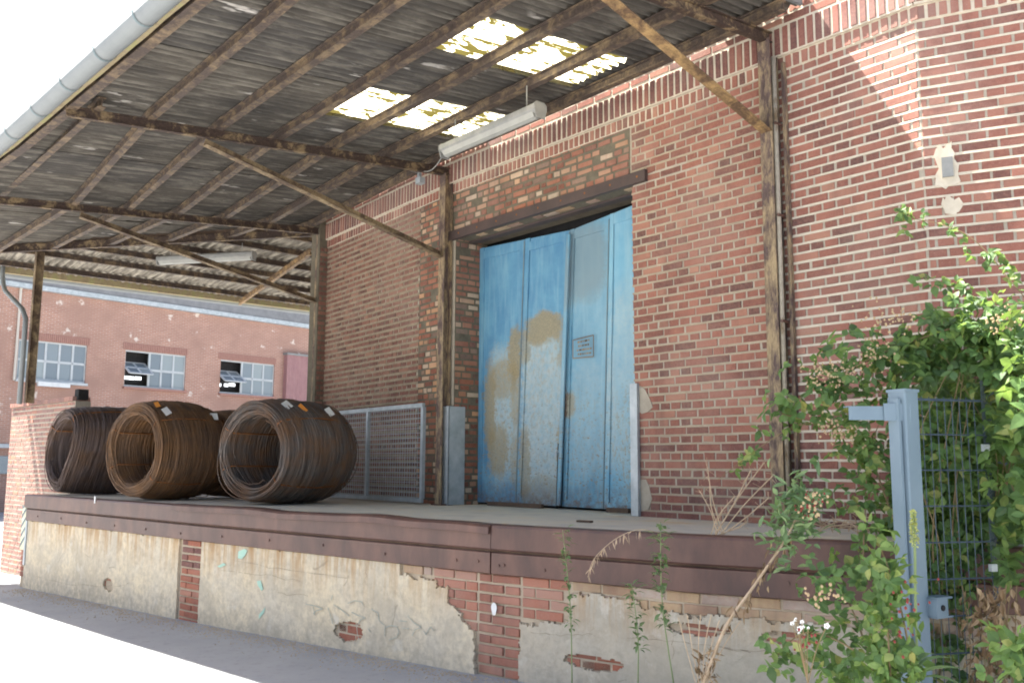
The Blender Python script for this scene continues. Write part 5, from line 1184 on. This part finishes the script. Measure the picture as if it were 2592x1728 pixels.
# ------------------------------------------------------------------ galvanised mesh guard leaning on the wall
def build_mesh_guard():
    root = empty('mesh_guard', (-10.5, 6.55, ZD), 'galvanised mesh guard panel standing against the brick wall behind the coils', 'guard panel')
    zt = CAMZ + 0.77; zb = ZD + 0.02
    def fr(x0, x1, y0, y1):
        a, b = Vector((x0, y0, 0)), Vector((x1, y1, 0)); m = MB(); z = Vector((0, 0, 1))
        m.sweep(a + z * (zt - 0.05), b + z * (zt - 0.05), rect(0.045, 0.05)); m.sweep(a + z * zb, b + z * zb, rect(0.045, 0.05))
        u = (b - a).normalized()
        for p in (a, b, a.lerp(b, 0.48)): m.sweep(p + z * (zb + 0.05), p + z * (zt - 0.05), rect(0.045, 0.045, -0.022), up=(0, 1, 0))
        m.build('frame', M['galv'], root)
        m = MB(); L = (b - a).length; n = int(L / 0.06)
        for k in range(1, n): m.tube([a + u * (k * L / n) + z * zb, a + u * (k * L / n) + z * zt], 0.003, 4, cap=False)
        n2 = int((zt - zb) / 0.06)
        for k in range(1, n2): h = zb + k * (zt - zb) / n2; m.tube([a + z * h, b + z * h], 0.003, 4, cap=False)
        m.build('wire_mesh', M['galv'], root)
    fr(-12.2, -9.50, 6.62, 6.50)
build_mesh_guard()

# ------------------------------------------------------------------ fence with gate post
PP = at(2290, 1100, 5.2)
FP = Vector((PP.x, PP.y, 0)); ZT = at(2285, 986, 5.2).z
FE = at(2486, 1100, 5.35); FE.z = 0
def build_fence():
    root = empty('gate_post', (FP.x, FP.y, ground_z(-2)), 'blue-grey square steel gate post with hinge arms in front of the brambles', 'post')
    u = (FE - FP); u.z = 0; u.normalize(); n = Vector((u.y, -u.x, 0)); gz = ground_z(-2)
    ax = (CR * cos(radians(30)) + Vector((CF.x, CF.y, 0)).normalized() * sin(radians(30))); ax.z = 0; ax.normalize(); ay = Vector((-ax.y, ax.x, 0))
    m = MB(); h = 0.058; b = 0.007
    prof = [(-h + b, -h), (h - b, -h), (h, -h + b), (h, h - b), (h - b, h), (-h + b, h), (-h, h - b), (-h, -h + b)]
    m.sweep((FP.x, FP.y, gz), (FP.x, FP.y, ZT - 0.01), prof, up=ay); m.build('tube', M['post_blue'], root)
    m = MB(); m.box((FP.x, FP.y, ZT - 0.005), ax, ay, (0, 0, 1), h + 0.004, h + 0.004, 0.008); m.build('cap', M['post_blue'], root)
    # flat strip welded to the left side of the post
    m = MB(); c = FP - ax * (h + 0.020); m.box((c.x, c.y, (ZT + gz) / 2 - 0.02), ax, ay, (0, 0, 1), 0.010, 0.034, (ZT - gz) / 2 - 0.03); m.build('stop_strip', M['post_blue'], root)
    CRH = Vector((CR.x, CR.y, 0)).normalized(); CRN = Vector((-CRH.y, CRH.x, 0))
    # stop arm reaching left
    z = at(2200, 1042, 5.15).z; la = -ax
    c = FP - ax * h; fwd = -ay
    m = MB(); m.box(Vector((FP.x, FP.y, z)) - CRH * 0.09 + fwd * (h + 0.006), CRH, CRN, (0, 0, 1), 0.075, 0.006, 0.048); m.build('arm_clamp', M['post_blue'], root)
    m = MB(); m.box(Vector((FP.x, FP.y, z - 0.006)) - CRH * 0.235 + fwd * (h - 0.006), CRH, CRN, (0, 0, 1), 0.115, 0.004, 0.038); m.box(Vector((FP.x, FP.y, z + 0.030)) - CRH * 0.235 + fwd * (h - 0.03), CRH, CRN, (0, 0, 1), 0.115, 0.028, 0.003); m.build('stop_arm', M['post_blue'], root)
    # lower hinge box on the right
    zl = at(2350, 1532, 5.1).z
    m = MB(); c = Vector((FP.x, FP.y, zl)) + ax * (h + 0.05) + fwd * 0.07
    m.box(c + Vector((0, 0, 0.05)), ax, ay, (0, 0, 1), 0.07, 0.045, 0.005); m.box(c - Vector((0, 0, 0.05)), ax, ay, (0, 0, 1), 0.07, 0.045, 0.005); m.box(c - ax * 0.065, ax, ay, (0, 0, 1), 0.005, 0.045, 0.05); m.box(c + ay * 0.042, ax, ay, (0, 0, 1), 0.07, 0.004, 0.05); m.box(c - ax * 0.02 - ay * 0.042, ax, ay, (0, 0, 1), 0.045, 0.004, 0.05); hb = m.build('hinge_box', M['post_blue'], root)
    m = MB(); m.tube([c - ax * 0.02 + fwd * 0.04, c - ax * 0.02 + fwd * 0.052], 0.016, 8); m.build('hinge_pin', M['black'], hb)
    for k in range(6):
        m = MB(); q = Vector((FP.x, FP.y, ZT - 0.06 - k * 0.28)) + ax * (h + 0.002) + fwd * 0.0; m.tube([q, q + ax * 0.01], 0.008, 6); m.build('screw', M['galv'], root)
    # double-wire mesh panels
    def panel(A, B, zt, zb, label, sp=0.05):
        r2 = empty('fence_panel', ((A + B) / 2).to_tuple(), label, 'fence', 'wire mesh fence panels'); u = (B - A).normalized(); L = (B - A).length; n = Vector((u.y, -u.x, 0)); m = MB(); z = Vector((0, 0, 1))
        k = 0.02
        while k < L: m.tube([A + u * k + z * zb, A + u * k + z * zt], 0.0025, 4); k += sp
        m.build('vertical_wires', M['mesh_blue'], r2); m = MB(); h = zb + 0.1
        while h < zt - 0.01:
            for d in (-0.006, 0.006): m.tube([A + n * d + z * h, B + n * d + z * h], 0.0036, 4)
            h += 0.2
        for d in (-0.006, 0.006): m.tube([A + n * d + z * (zt - 0.02), B + n * d + z * (zt - 0.02)], 0.0036, 4)
        m.build('twin_rails', M['mesh_blue'], r2)
        for q in (0.12, 0.5, 0.85): m = MB(); m.box(B + z * (zb + (zt - zb) * q) + n * 0.02, u, n, (0, 0, 1), 0.02, 0.012, 0.02); m.build('clamp', M['galv'], r2)
    A = FP + ax * (h + 0.01); 
    panel(A, FE, ZT - 0.03, gz + 0.05, 'blue-grey wire mesh fence panel fixed to the gate post')
    B = at(2560, 1100, 6.5); B.z = 0
    panel(FE + (B - FE) * 0.03, B, at(2500, 945, 5.5).z, gz + 0.05, 'second wire mesh fence panel further back among brambles', 0.05)
build_fence()

# ------------------------------------------------------------------ plants
def leaflet(m, base, d, nrm, L, wd, fold=0.25, droop=0.15):
    d = d.normalized(); s = nrm.cross(d).normalized(); nrm = d.cross(s).normalized()
    prof = [(0, 0), (0.22, 0.62), (0.45, 1.0), (0.7, 0.72), (1.0, 0.0)]
    mid = [base + d * (t * L) - nrm * (droop * L * t * t) for t, _ in prof]
    l = [mid[i] + s * (prof[i][1] * wd / 2) + nrm * (fold * wd * 0.5 * prof[i][1]) for i in (1, 2, 3)]
    r = [mid[i] - s * (prof[i][1] * wd / 2) + nrm * (fold * wd * 0.5 * prof[i][1]) for i in (1, 2, 3)]
    b = len(m.v); m.v += [tuple(p) for p in mid + l + r]
    # mid 0-4, l 5-7, r 8-10
    for f in ((0, 1, 5), (1, 2, 6, 5), (2, 3, 7, 6), (3, 4, 7), (0, 8, 1), (1, 8, 9, 2), (2, 9, 10, 3), (3, 10, 4)): m.f.append(tuple(i + b for i in f))
def leaf_mesh(name, mat, n=3, L=0.07, wd=0.05, seed=0):
    rr = random.Random(seed); m = MB(); Z = Vector((0, 0, 1)); X = Vector((1, 0, 0))
    angs = {1: [0], 3: [-70, 0, 70], 5: [-105, -52, 0, 52, 105]}[n]
    for a in angs:
        a2 = radians(a + rr.uniform(-8, 8)); d = Vector((cos(a2), sin(a2), rr.uniform(-0.15, 0.1))); k = 1.0 if a == 0 else rr.uniform(0.78, 0.92)
        leaflet(m, Vector((0.02, 0, 0)) + d * 0.008, d, Z + X * rr.uniform(-.35, .35) + Vector((0, rr.uniform(-.35, .35), 0)), L * k * rr.uniform(.8, 1.1), wd * k * rr.uniform(.7, 1.05), rr.uniform(0.05, 0.6), rr.uniform(-0.1, 0.6))
    me = bpy.data.meshes.new(name); me.from_pydata(m.v, [], m.f); me.update(); me.materials.append(mat); return me
LEAVES = {k: [leaf_mesh('leaf', M[k], 3 if s % 3 else 5, 0.088, 0.066, s) for s in range(12)] for k in ('leaf', 'leaf_dark', 'leaf_light')}
def rot_leaf(nrm, fwd):
    nrm = nrm.normalized(); f = (fwd - nrm * fwd.dot(nrm)); f = f.normalized() if f.length > 1e-4 else nrm.orthogonal().normalized(); s = nrm.cross(f)
    return Matrix((f, s, nrm)).transposed()
def bush(loc, label, canes, spots, limit=300, scale=1.0, cat='bramble', name='bramble_bush', berries=()):
    """canes: list of point lists; spots: list of (pos, normal, forward, kind, size)"""
    root = empty(name, loc, label, cat, 'brambles by the fence')
    m = MB()
    for pts, r in canes: m.tube(pts, r, 5, radii=[r * (1 - 0.6 * i / (len(pts) - 1)) for i in range(len(pts))])
    if canes: m.build('canes', M['cane'], root, True)
    spots = sorted(spots, key=lambda s: -(1e-3 if not (0 < view(s[0])[0] < IW and 0 < view(s[0])[1] < IH) else 1) * s[4] / max(0.3, view(s[0])[2]) ** 1.0)
    rest = {}
    for i, (p, nrm, fwd, kind, sz) in enumerate(spots):
        me = random.choice(LEAVES[kind]); m3 = rot_leaf(nrm, fwd)
        if i < limit: inst('leaf', me, root, p, m3, sz * scale)
        else:
            mb = rest.setdefault(kind, MB()); b = len(mb.v); Mx = m3 * (sz * scale)
            mb.v += [tuple(p + Mx @ v.co) for v in me.vertices]; mb.f += [tuple(q + b for q in pl.vertices) for pl in me.polygons]
    for kind, mb in rest.items(): mb.build('foliage', M[kind], root)['kind'] = 'stuff'
    for (mat, pts) in berries:
        mb = MB()
        for p, r in pts:
            vs = [p + Vector((sin(t) * cos(f), sin(t) * sin(f), cos(t))) * r for t in (0.6, 1.57, 2.54) for f in (0, 1.57, 3.14, 4.71)] + [p + Vector((0, 0, r)), p - Vector((0, 0, r))]
            fs = [(j * 4 + k, j * 4 + (k + 1) % 4, (j + 1) * 4 + (k + 1) % 4, (j + 1) * 4 + k) for j in range(2) for k in range(4)] + [(k, 12, (k + 1) % 4) for k in range(4)] + [(8 + k, 8 + (k + 1) % 4, 13) for k in range(4)]
            mb.add(vs, fs)
        if pts: mb.build('berries' if mat == 'berry' else 'flower_buds', M[mat], root)['kind'] = 'stuff'
    return root
TOCAM = -Vector((CF.x, CF.y, 0)).normalized()
def rnd_n(up=0.5, cam=0.6): return (Vector((random.gauss(0, .5), random.gauss(0, .5), random.gauss(0, .4))) + Vector((0, 0, up)) + TOCAM * cam + Vector((-.25, 0, 0))).normalized()
def smooth(pts, k=6):
    out = []; P = [Vector(p) for p in pts]; P = [P[0]] + P + [P[-1]]
    for i in range(1, len(P) - 2):
        for j in range(k):
            t = j / k; a, b, c, d = P[i - 1], P[i], P[i + 1], P[i + 2]
            out.append(0.5 * ((2 * b) + (c - a) * t + (2 * a - 5 * b + 4 * c - d) * t * t + (3 * b - a - 3 * c + d) * t ** 3))
    out.append(P[-2]); return out
def along(pts, n, spread, kinds, smin, smax, t0=0.0):
    out = []; P = smooth(pts)
    for k in range(n):
        t = (t0 + (1 - t0) * R()) * (len(P) - 1.001); i = int(t); p = P[i].lerp(P[i + 1], t - i) + Vector((random.gauss(0, spread), random.gauss(0, spread), random.gauss(0, spread)))
        fwd = Vector((random.gauss(0, 1), random.gauss(0, 1), random.gauss(-0.4, .6))); out.append((p, rnd_n(), fwd, random.choice(kinds), U(smin, smax)))
    return out
def buds(pts, n, sp, r=(0.005, 0.009), t0=0.3):
    P = smooth(pts); out = []
    for k in range(n):
        t = (t0 + (1 - t0) * R()) * (len(P) - 1.001); i = int(t); out.append((P[i].lerp(P[i + 1], t - i) + Vector((random.gauss(0, sp), random.gauss(0, sp), random.gauss(0, sp))), U(*r)))
    return out
def blob(c, rad, n, kinds, smin, smax):
    out = []
    while len(out) < n:
        q = Vector((U(-1, 1), U(-1, 1), U(-1, 1)))
        if q.length > 1: continue
        q = q * (0.35 + 0.65 * R()) if q.length < 0.5 else q
        p = Vector(c) + CR * q.x * rad[0] + Vector((0, 0, 1)) * q.y * rad[1] + Vector((CF.x, CF.y, 0)) * q.z * rad[2]
        out.append((p, rnd_n(), Vector((random.gauss(0, 1), random.gauss(0, 1), random.gauss(-.4, .6))), random.choice(kinds), U(smin, smax)))
    return out
gz0 = ground_z(-2)
def build_plants():
    # A: arching over the fence, tips reaching left past the first column
    c1 = [at(2600, 960, 5.5), at(2570, 850, 5.5), at(2480, 815, 5.5), at(2350, 850, 5.55), at(2230, 895, 5.6), at(2120, 950, 5.65), at(2040, 985, 5.7)]
    c2 = [at(2600, 940, 5.5), at(2520, 890, 5.5), at(2400, 900, 5.6), at(2290, 940, 5.7), at(2210, 985, 5.75), at(2120, 1000, 5.8)]
    c3 = [at(2300, 1400, 5.6), at(2250, 1280, 5.65), at(2215, 1180, 5.7), at(2190, 1100, 5.75), at(2120, 1080, 5.8), at(2010, 1055, 5.8), at(1960, 1040, 5.8)]
    c4 = [at(2100, 1060, 5.8), at(2010, 1080, 5.8), at(1940, 1120, 5.85), at(1880, 1165, 5.9), at(1815, 1215, 5.9)]
    canes = [(smooth(c), 0.007) for c in (c1, c2, c3)] + [(smooth(c4), 0.004)]
    sp = along(c1, 150, 0.10, ['leaf', 'leaf', 'leaf_dark'], 0.6, 1.05) + along(c2, 80, 0.09, ['leaf', 'leaf_dark', 'leaf'], 0.6, 1.0) + along(c3, 60, 0.065, ['leaf', 'leaf_light', 'leaf'], 0.6, 1.0, 0.1) + along(c4, 12, 0.02, ['leaf', 'leaf_light'], 0.5, 0.8, 0.15)
    sp += blob(at(2490, 850, 5.5), (0.36, 0.2, 0.25), 150, ['leaf', 'leaf_dark', 'leaf'], 0.7, 1.1)
    sp += blob(at(2320, 900, 5.6), (0.28, 0.12, 0.12), 70, ['leaf', 'leaf_dark'], 0.6, 1.0)
    sp += blob(at(2090, 960, 5.75), (0.13, 0.09, 0.1), 20, ['leaf', 'leaf_dark'], 0.6, 0.9)
    bd = buds([at(2060, 930, 5.5), at(2130, 950, 5.5), at(2240, 860, 5.45)], 150, 0.05, t0=0) + buds([at(2080, 1080, 5.5), at(2180, 1110, 5.5)], 80, 0.045, t0=0) + buds([at(2200, 800, 5.4), at(2300, 800, 5.4)], 50, 0.045, t0=0) + buds([at(2560, 800, 5.2), at(2520, 830, 5.2)], 40, .04, t0=0)
    bush((at(2400, 1300, 5).x, at(2400, 1300, 5).y, gz0), 'bramble with flower heads arching over the top of the wire fence', canes, sp, 300, berries=[('flower_bud', bd)])
    # B: dense mass behind the mesh
    sp = blob(at(2440, 1200, 5.85), (0.40, 0.75, 0.35), 460, ['leaf_dark', 'leaf', 'leaf_light'], 0.7, 1.15) + blob(at(2610, 1150, 5.2), (0.26, 0.85, 0.5), 300, ['leaf_dark', 'leaf', 'leaf_light'], 0.8, 1.25) + blob(at(2430, 1600, 5.7), (0.45, 0.5, 0.25), 360, ['leaf_dark', 'leaf'], 0.8, 1.2) + blob(at(2560, 1640, 3.9), (0.16, 0.12, 0.12), 26, ['leaf_light', 'leaf'], 0.7, 1.0)
    sp += blob(at(2480, 1300, 6.35), (0.62, 1.15, 0.25), 800, ['leaf_dark'], 1.0, 1.5)
    sp += blob(at(2430, 1420, 5.62), (0.3, 0.3, 0.12), 230, ['leaf', 'leaf_light', 'leaf_dark'], 0.7, 1.1) + blob(at(2400, 1150, 5.6), (0.25, 0.35, 0.12), 110, ['leaf', 'leaf_light'], 0.7, 1.05)
    canes = []
    for k in range(9):
        x = 2360 + 26 * k; canes.append((smooth([at(x + U(-40, 40), 1760, 5.6), at(x + U(-50, 50), 1400, 5.55), at(x + U(-60, 60), 1150, 5.5), at(x + U(-80, 80), 900, 5.5)]), U(0.004, 0.008)))
    bush((at(2480, 1500, 5.2).x, at(2480, 1500, 5.2).y, gz0), 'dense dark bramble thicket growing behind the wire mesh', canes, sp, 300)
    # C: light leaves in front of the post
    d1 = [at(2310, 1800, 4.2), at(2300, 1640, 4.2), at(2270, 1500, 4.2), at(2235, 1400, 4.3), at(2215, 1350, 4.4)]
    d2 = [at(2280, 1800, 4.2), at(2180, 1660, 4.3), at(2060, 1600, 4.5), at(1990, 1630, 4.6), at(1950, 1690, 4.6)]
    d3 = [at(2260, 1800, 4.1), at(2250, 1640, 4.1), at(2250, 1540, 4.2), at(2275, 1450, 4.3)]
    d4 = [at(2250, 1800, 5.3), at(2190, 1500, 5.4), at(2190, 1300, 5.6), at(2200, 1150, 5.65), at(2230, 1060, 5.65)]
    d5 = [at(2240, 1800, 4.3), at(2180, 1600, 4.5), at(2130, 1500, 4.7), at(2060, 1480, 4.8)]
    canes = [(smooth(c), 0.006) for c in (d1, d2, d3, d4, d5)]
    sp = along(d1, 40, 0.05, ['leaf_light', 'leaf_light', 'leaf'], 0.55, 0.9, 0.15) + along(d2, 30, 0.05, ['leaf_light', 'leaf', 'leaf'], 0.55, 0.85, 0.25) + along(d3, 36, 0.05, ['leaf_light', 'leaf_light', 'leaf'], 0.55, 0.9, 0.15) + along(d4, 95, 0.085, ['leaf', 'leaf_light', 'leaf'], 0.6, 1.0, 0.2) + along(d5, 34, 0.06, ['leaf', 'leaf_dark'], 0.55, 0.85, 0.3)
    sp += blob(at(2225, 1670, 4.2), (0.17, 0.12, 0.15), 46, ['leaf_light', 'leaf', 'leaf'], 0.55, 0.9) + blob(at(2110, 1700, 4.4), (0.2, 0.05, 0.1), 20, ['leaf', 'leaf_light'], 0.55, 0.9)
    br = buds([at(2270, 1610, 4.0), at(2300, 1500, 4.05)], 22, 0.04, (0.005, 0.008), 0) + buds([at(2020, 1635, 3.8), at(2060, 1620, 3.8)], 12, 0.02, (0.005, 0.008), 0) + buds([at(2020, 1290, 4.9), at(2070, 1265, 4.9)], 24, 0.03, (0.005, 0.008), 0)
    bush((FP.x + 0.1, FP.y - 0.3, gz0), 'light green bramble with red berries in front of the blue-grey gate post', canes, sp, 300, berries=[('berry', br), ('flower_bud', buds([at(2030, 1300, 4.4), at(2070, 1270, 4.4), at(2050, 1290, 4.4)], 30, 0.03, t0=0) + buds([at(2050, 1518, 3.9), at(2110, 1505, 3.9)], 24, 0.02, t0=0))])
    # D: thin vine against the turned brick wall
    e1 = [at(2600, 760, 5.6), at(2540, 690, 5.7), at(2500, 640, 5.8), at(2440, 590, 5.9), at(2370, 565, 6.0), at(2320, 555, 6.0), at(2260, 540, 6.0)]
    e2 = [at(2600, 820, 5.6), at(2480, 760, 5.7), at(2400, 720, 5.7), at(2340, 700, 5.7)]
    sp = along(e1, 34, 0.035, ['leaf_light', 'leaf'], 0.5, 0.8) + along(e2, 18, 0.035, ['leaf', 'leaf_light'], 0.5, 0.8)
    bush((at(2600, 1200, 5.6).x, at(2600, 1200, 5.6).y, gz0), 'thin leafy bramble shoot trailing high across the brick wall', [(smooth(e1), 0.004), (smooth(e2), 0.004)], sp, 100)
    # dead leaves hanging low on the right
    root = empty('dead_bramble', (at(2500, 1700, 4.2).x, at(2500, 1700, 4.2).y, gz0), 'withered brown bramble stems and leaves at the foot of the mesh', 'bramble'); m = MB()
    for k in range(320):
        p = at(random.gauss(2510, 28), U(1480, 1740), U(4.9, 5.15)); leaflet(m, p, Vector((random.gauss(0, .5), random.gauss(0, .5), -1)), rnd_n(0, 1), U(0.04, 0.08), U(0.015, 0.03), 0.6, 0.4)
    m.build('dead_leaves', M['dry'], root)['kind'] = 'stuff'
    m = MB()
    for k in range(9): x = U(2430, 2560); m.tube(smooth([at(x, 1800, 5.0), at(x + U(-20, 20), 1650, 5.0), at(x + U(-40, 40), 1480, 5.1)]), 0.003, 5)
    m.build('stems', M['cane'], root)
    # grey-leaved rosette low by the post and a mullein spike
    root = empty('mullein', (at(2310, 1750, 4.45).x, at(2310, 1750, 4.45).y, gz0), 'yellow-green mullein flower spike rising in front of the gate post', 'plant')
    a, b = at(2330, 1850, 4.5), at(2311, 1292, 4.5); P = smooth([a, at(2318, 1550, 4.5), at(2316, 1400, 4.5), b]); m = MB(); m.tube(P, 0.007, 6); m.build('stem', M['stem_green'], root); m = MB()
    for k in range(240):
        t = 0.72 + 0.28 * R(); i = min(len(P) - 2, int(t * (len(P) - 1))); p = P[i].lerp(P[i + 1], t * (len(P) - 1) - i); r = 0.026 * (1.05 - (t - 0.72) / 0.28) + 0.004; q = Vector((random.gauss(0, 1), random.gauss(0, 1), random.gauss(0.3, .5))).normalized()
        leaflet(m, p + q * r * 0.4, q, rnd_n(1, .3), U(0.010, 0.02), 0.011, 0.4, 0)
    m.build('flower_spike', M['mullein'], root)['kind'] = 'stuff'
    m = MB()
    for k in range(12): aa = k * 0.55; leaflet(m, at(2320, 1720, 4.4) + Vector((0, 0, U(0, .08))), Vector((cos(aa), sin(aa), U(0.5, 1.3))), Vector((0, 0, 1)) - Vector((cos(aa), sin(aa), 0)) * .3, U(0.14, 0.22), 0.05, 0.4, 0.5)
    m.build('leaves', M['weed'], root)
    # little white flowers
    root = empty('white_flower_weed', (at(2035, 1700, 3.95).x, at(2035, 1700, 3.95).y, gz0), 'small weed with a cluster of white flowers left of the gate post', 'weed'); m = MB(); ms = MB()
    for (x, y, s) in ((2005, 1577, 1), (2012, 1570, .7), (2030, 1573, 1), (2024, 1590, 1.3), (2033, 1586, .8), (2046, 1588, .7), (2022, 1601, .6), (2093, 1583, 1.4), (2014, 1565, .6)):
        p = at(x, y, 3.95)
        for k in range(5): a2 = k * 1.257; leaflet(m, p, (CR * cos(a2) + CU * sin(a2)), TOCAM, 0.011 * s, 0.009 * s, 0, 0)
        ms.tube(smooth([p, at(x + (2040 - x) * .5, y + 60, 3.97), at(2045, 1730, 4.0)]), 0.0022, 4)
    m.build('petals', M['petal'], root)['kind'] = 'stuff'; ms.build('stems', M['cane'], root)
build_plants()

def weed(base, tip, label, depth, n=26, mat='weed', spread=0.05, leaf=(0.045, 0.085), bow=0.02):
    A, B = at(base[0], base[1], depth[0]), at(tip[0], tip[1], depth[1]); root = empty('weed', A, label, 'weed', 'weeds growing at the dock wall')
    mid = A.lerp(B, 0.5) + CR * bow; P = smooth([A, mid, B]); m = MB(); m.tube(P, 0.005, 5, radii=[0.005 * (1 - 0.6 * i / (len(P) - 1)) for i in range(len(P))]); m.build('stem', M['stem_green'], root, True); m = MB()
    for k in range(n):
        t = (0.35 + 0.65 * k / n); i = min(len(P) - 2, int(t * (len(P) - 1))); p = P[i].lerp(P[i + 1], t * (len(P) - 1) - i); a = k * 2.4 + U(-.8, .8)
        if R() < 0.25: continue
        for q in range(random.choice((2, 3, 4))):
            d = Vector((cos(a + U(-.6, .6)), sin(a + U(-.6, .6)), U(-0.3, 1.0))); leaflet(m, p + d * 0.012 * q, d, Vector((0, 0, 1)) - d * .3, U(*leaf) * 0.8, U(0.018, 0.036), 0.3, 0.4)
    m.build('leaves', M[mat], root)['kind'] = 'stuff'; return root
weed((1448, 1728), (1424, 1340), 'thin grey-green weed standing before the exposed bricks, leftmost of the weeds', (6.35, 6.35), 30)
weed((1705, 1728), (1672, 1320), 'tall green weed rising above the steel edge right of the brick pillar', (5.75, 5.75), 48, leaf=(0.05, 0.1), bow=-0.03)
weed((1615, 1728), (1598, 1475), 'short weed between the two taller weeds', (5.95, 5.95), 26)
def big_weed():
    A = at(1790, 1728, 5.1); root = empty('weed', A, 'leaning half-dried weed with a leafy green top beside the column', 'weed', 'weeds growing at the dock wall')
    P = smooth([at(1760, 1790, 5.0), at(1830, 1600, 5.0), at(1910, 1480, 5.05), at(1985, 1370, 5.1), at(2020, 1300, 5.15), at(2040, 1260, 5.2)]); m = MB(); m.tube(P, 0.008, 6, radii=[0.011 * (1 - .6 * i / (len(P) - 1)) for i in range(len(P))]); m.build('stem', M['straw'], root, True)
    g, dr = MB(), MB()
    for k in range(300):
        t = U(0.58, 1.0); i = min(len(P) - 2, int(t * (len(P) - 1))); p = P[i] + Vector((random.gauss(0, .065), random.gauss(0, .065), random.gauss(0, .07))); leaflet(g, p, Vector((random.gauss(0, 1), random.gauss(0, 1), random.gauss(.5, .6))), rnd_n(), U(0.05, 0.10), U(0.016, 0.03), 0.3, 0.3)
    for k in range(60):
        t = U(0.25, 0.7); i = min(len(P) - 2, int(t * (len(P) - 1))); leaflet(dr, P[i] + Vector((random.gauss(0, .025), random.gauss(0, .025), 0)), Vector((random.gauss(0, .4), random.gauss(0, .4), -1)), rnd_n(0, 1), U(0.04, 0.08), U(0.010, 0.02), 0.6, 0.2)
    for k in range(40): leaflet(dr, at(U(1760, 1820), U(1640, 1728), 5.0), Vector((random.gauss(0, .5), random.gauss(0, .5), random.gauss(0, .8))), rnd_n(0, 1), U(0.04, 0.09), 0.014, 0.6, 0.2)
    g.build('green_leaves', M['weed'], root)['kind'] = 'stuff'; dr.build('dry_leaves', M['dry'], root)['kind'] = 'stuff'
    m = MB()
    for k in range(7): m.tube(smooth([at(1770 + U(-15, 15), 1790, 5.0), at(1770 + 14 * k - 30, 1650, 5.0), at(1760 + 26 * k - 40 + U(-10, 10), 1560 + U(-20, 30), 5.0)]), 0.003, 4)
    m.build('dry_stems', M['straw'], root)
big_weed()
def dry_grass():
    base = hit(1815, 1352, (0, 0, ZD + .01), (0, 0, 1)); root = empty('dry_grass_tuft', base, 'tuft of straw-coloured dry stalks on the dock by the column', 'grass tuft'); m = MB()
    for (x, y) in ((1790, 1180), (1796, 1230), (1860, 1255), (1900, 1190), (1935, 1170), (1830, 1290), (1890, 1320), (1770, 1240), (1945, 1260), (1960, 1200)):
        b = base + CR * U(-0.05, 0.05); t = at(x, y, (base - CPOS).dot(CF)); P = smooth([b, b.lerp(t, .5) + CR * U(-.03, .03), t]); m.tube(P, 0.004, 4)
        for k in range(8): q = P[-1 - k // 2]; m.tube([q, q + Vector((U(-.05, .05), U(-.05, .05), U(-.05, .06)))], 0.0015, 3)
    m.build('stalks', M['straw'], root)
    base = hit(1690, 1352, (0, 0, ZD + .01), (0, 0, 1)); root = empty('dry_fern', base, 'dry brown frond drooping over the steel edge of the dock', 'frond'); Z = (base - CPOS).dot(CF) - 0.15
    P = smooth([base, at(1620, 1340, Z), at(1560, 1362, Z), at(1505, 1412, Z), at(1488, 1460, Z)]); m = MB(); m.tube(P, 0.0022, 4); 
    for k in range(46):
        q = P[int(U(0.25, 1) * (len(P) - 1))]; leaflet(m, q, Vector((random.gauss(0, .3), random.gauss(0, .3), -1)), rnd_n(0, 1), U(0.03, 0.09), U(0.003, 0.009), 0.4, 0.1)
    m.build('frond', M['straw'], root)
    # dead twigs lying in the corner behind the brambles
    root = empty('dry_twigs', hit(2120, 1335, (0, 0, ZD + .01), (0, 0, 1)), 'dry grey twigs lying on the dock right of the first column', 'twigs'); m = MB()
    for k in range(40): a = hit(U(2040, 2230), U(1330, 1352), (0, 0, ZD + .02), (0, 0, 1)); b = a + Vector((U(-.3, .3), U(-.15, .15), U(0.0, 0.12))); m.tube([a, a.lerp(b, .5) + Vector((0, 0, U(0, .05))), b], 0.004, 4)
    m.build('twigs', M['straw'], root)['kind'] = 'stuff'
dry_grass()
# a few leaves and chips on the deck
for k, (x, y, lb) in enumerate(((1480, 1321, 'brown scrap lying on the deck in front of the blue door'),)):
    p = hit(x, y, (0, 0, ZD + .004), (0, 0, 1)); m = MB(); m.box(p + Vector((0, 0, .008)), (1, .2, 0), (-.2, 1, 0), (0, 0, 1), 0.07, 0.02, 0.008); tag(m.build('wood_scrap', M['dark_wood']), lb, 'scrap')
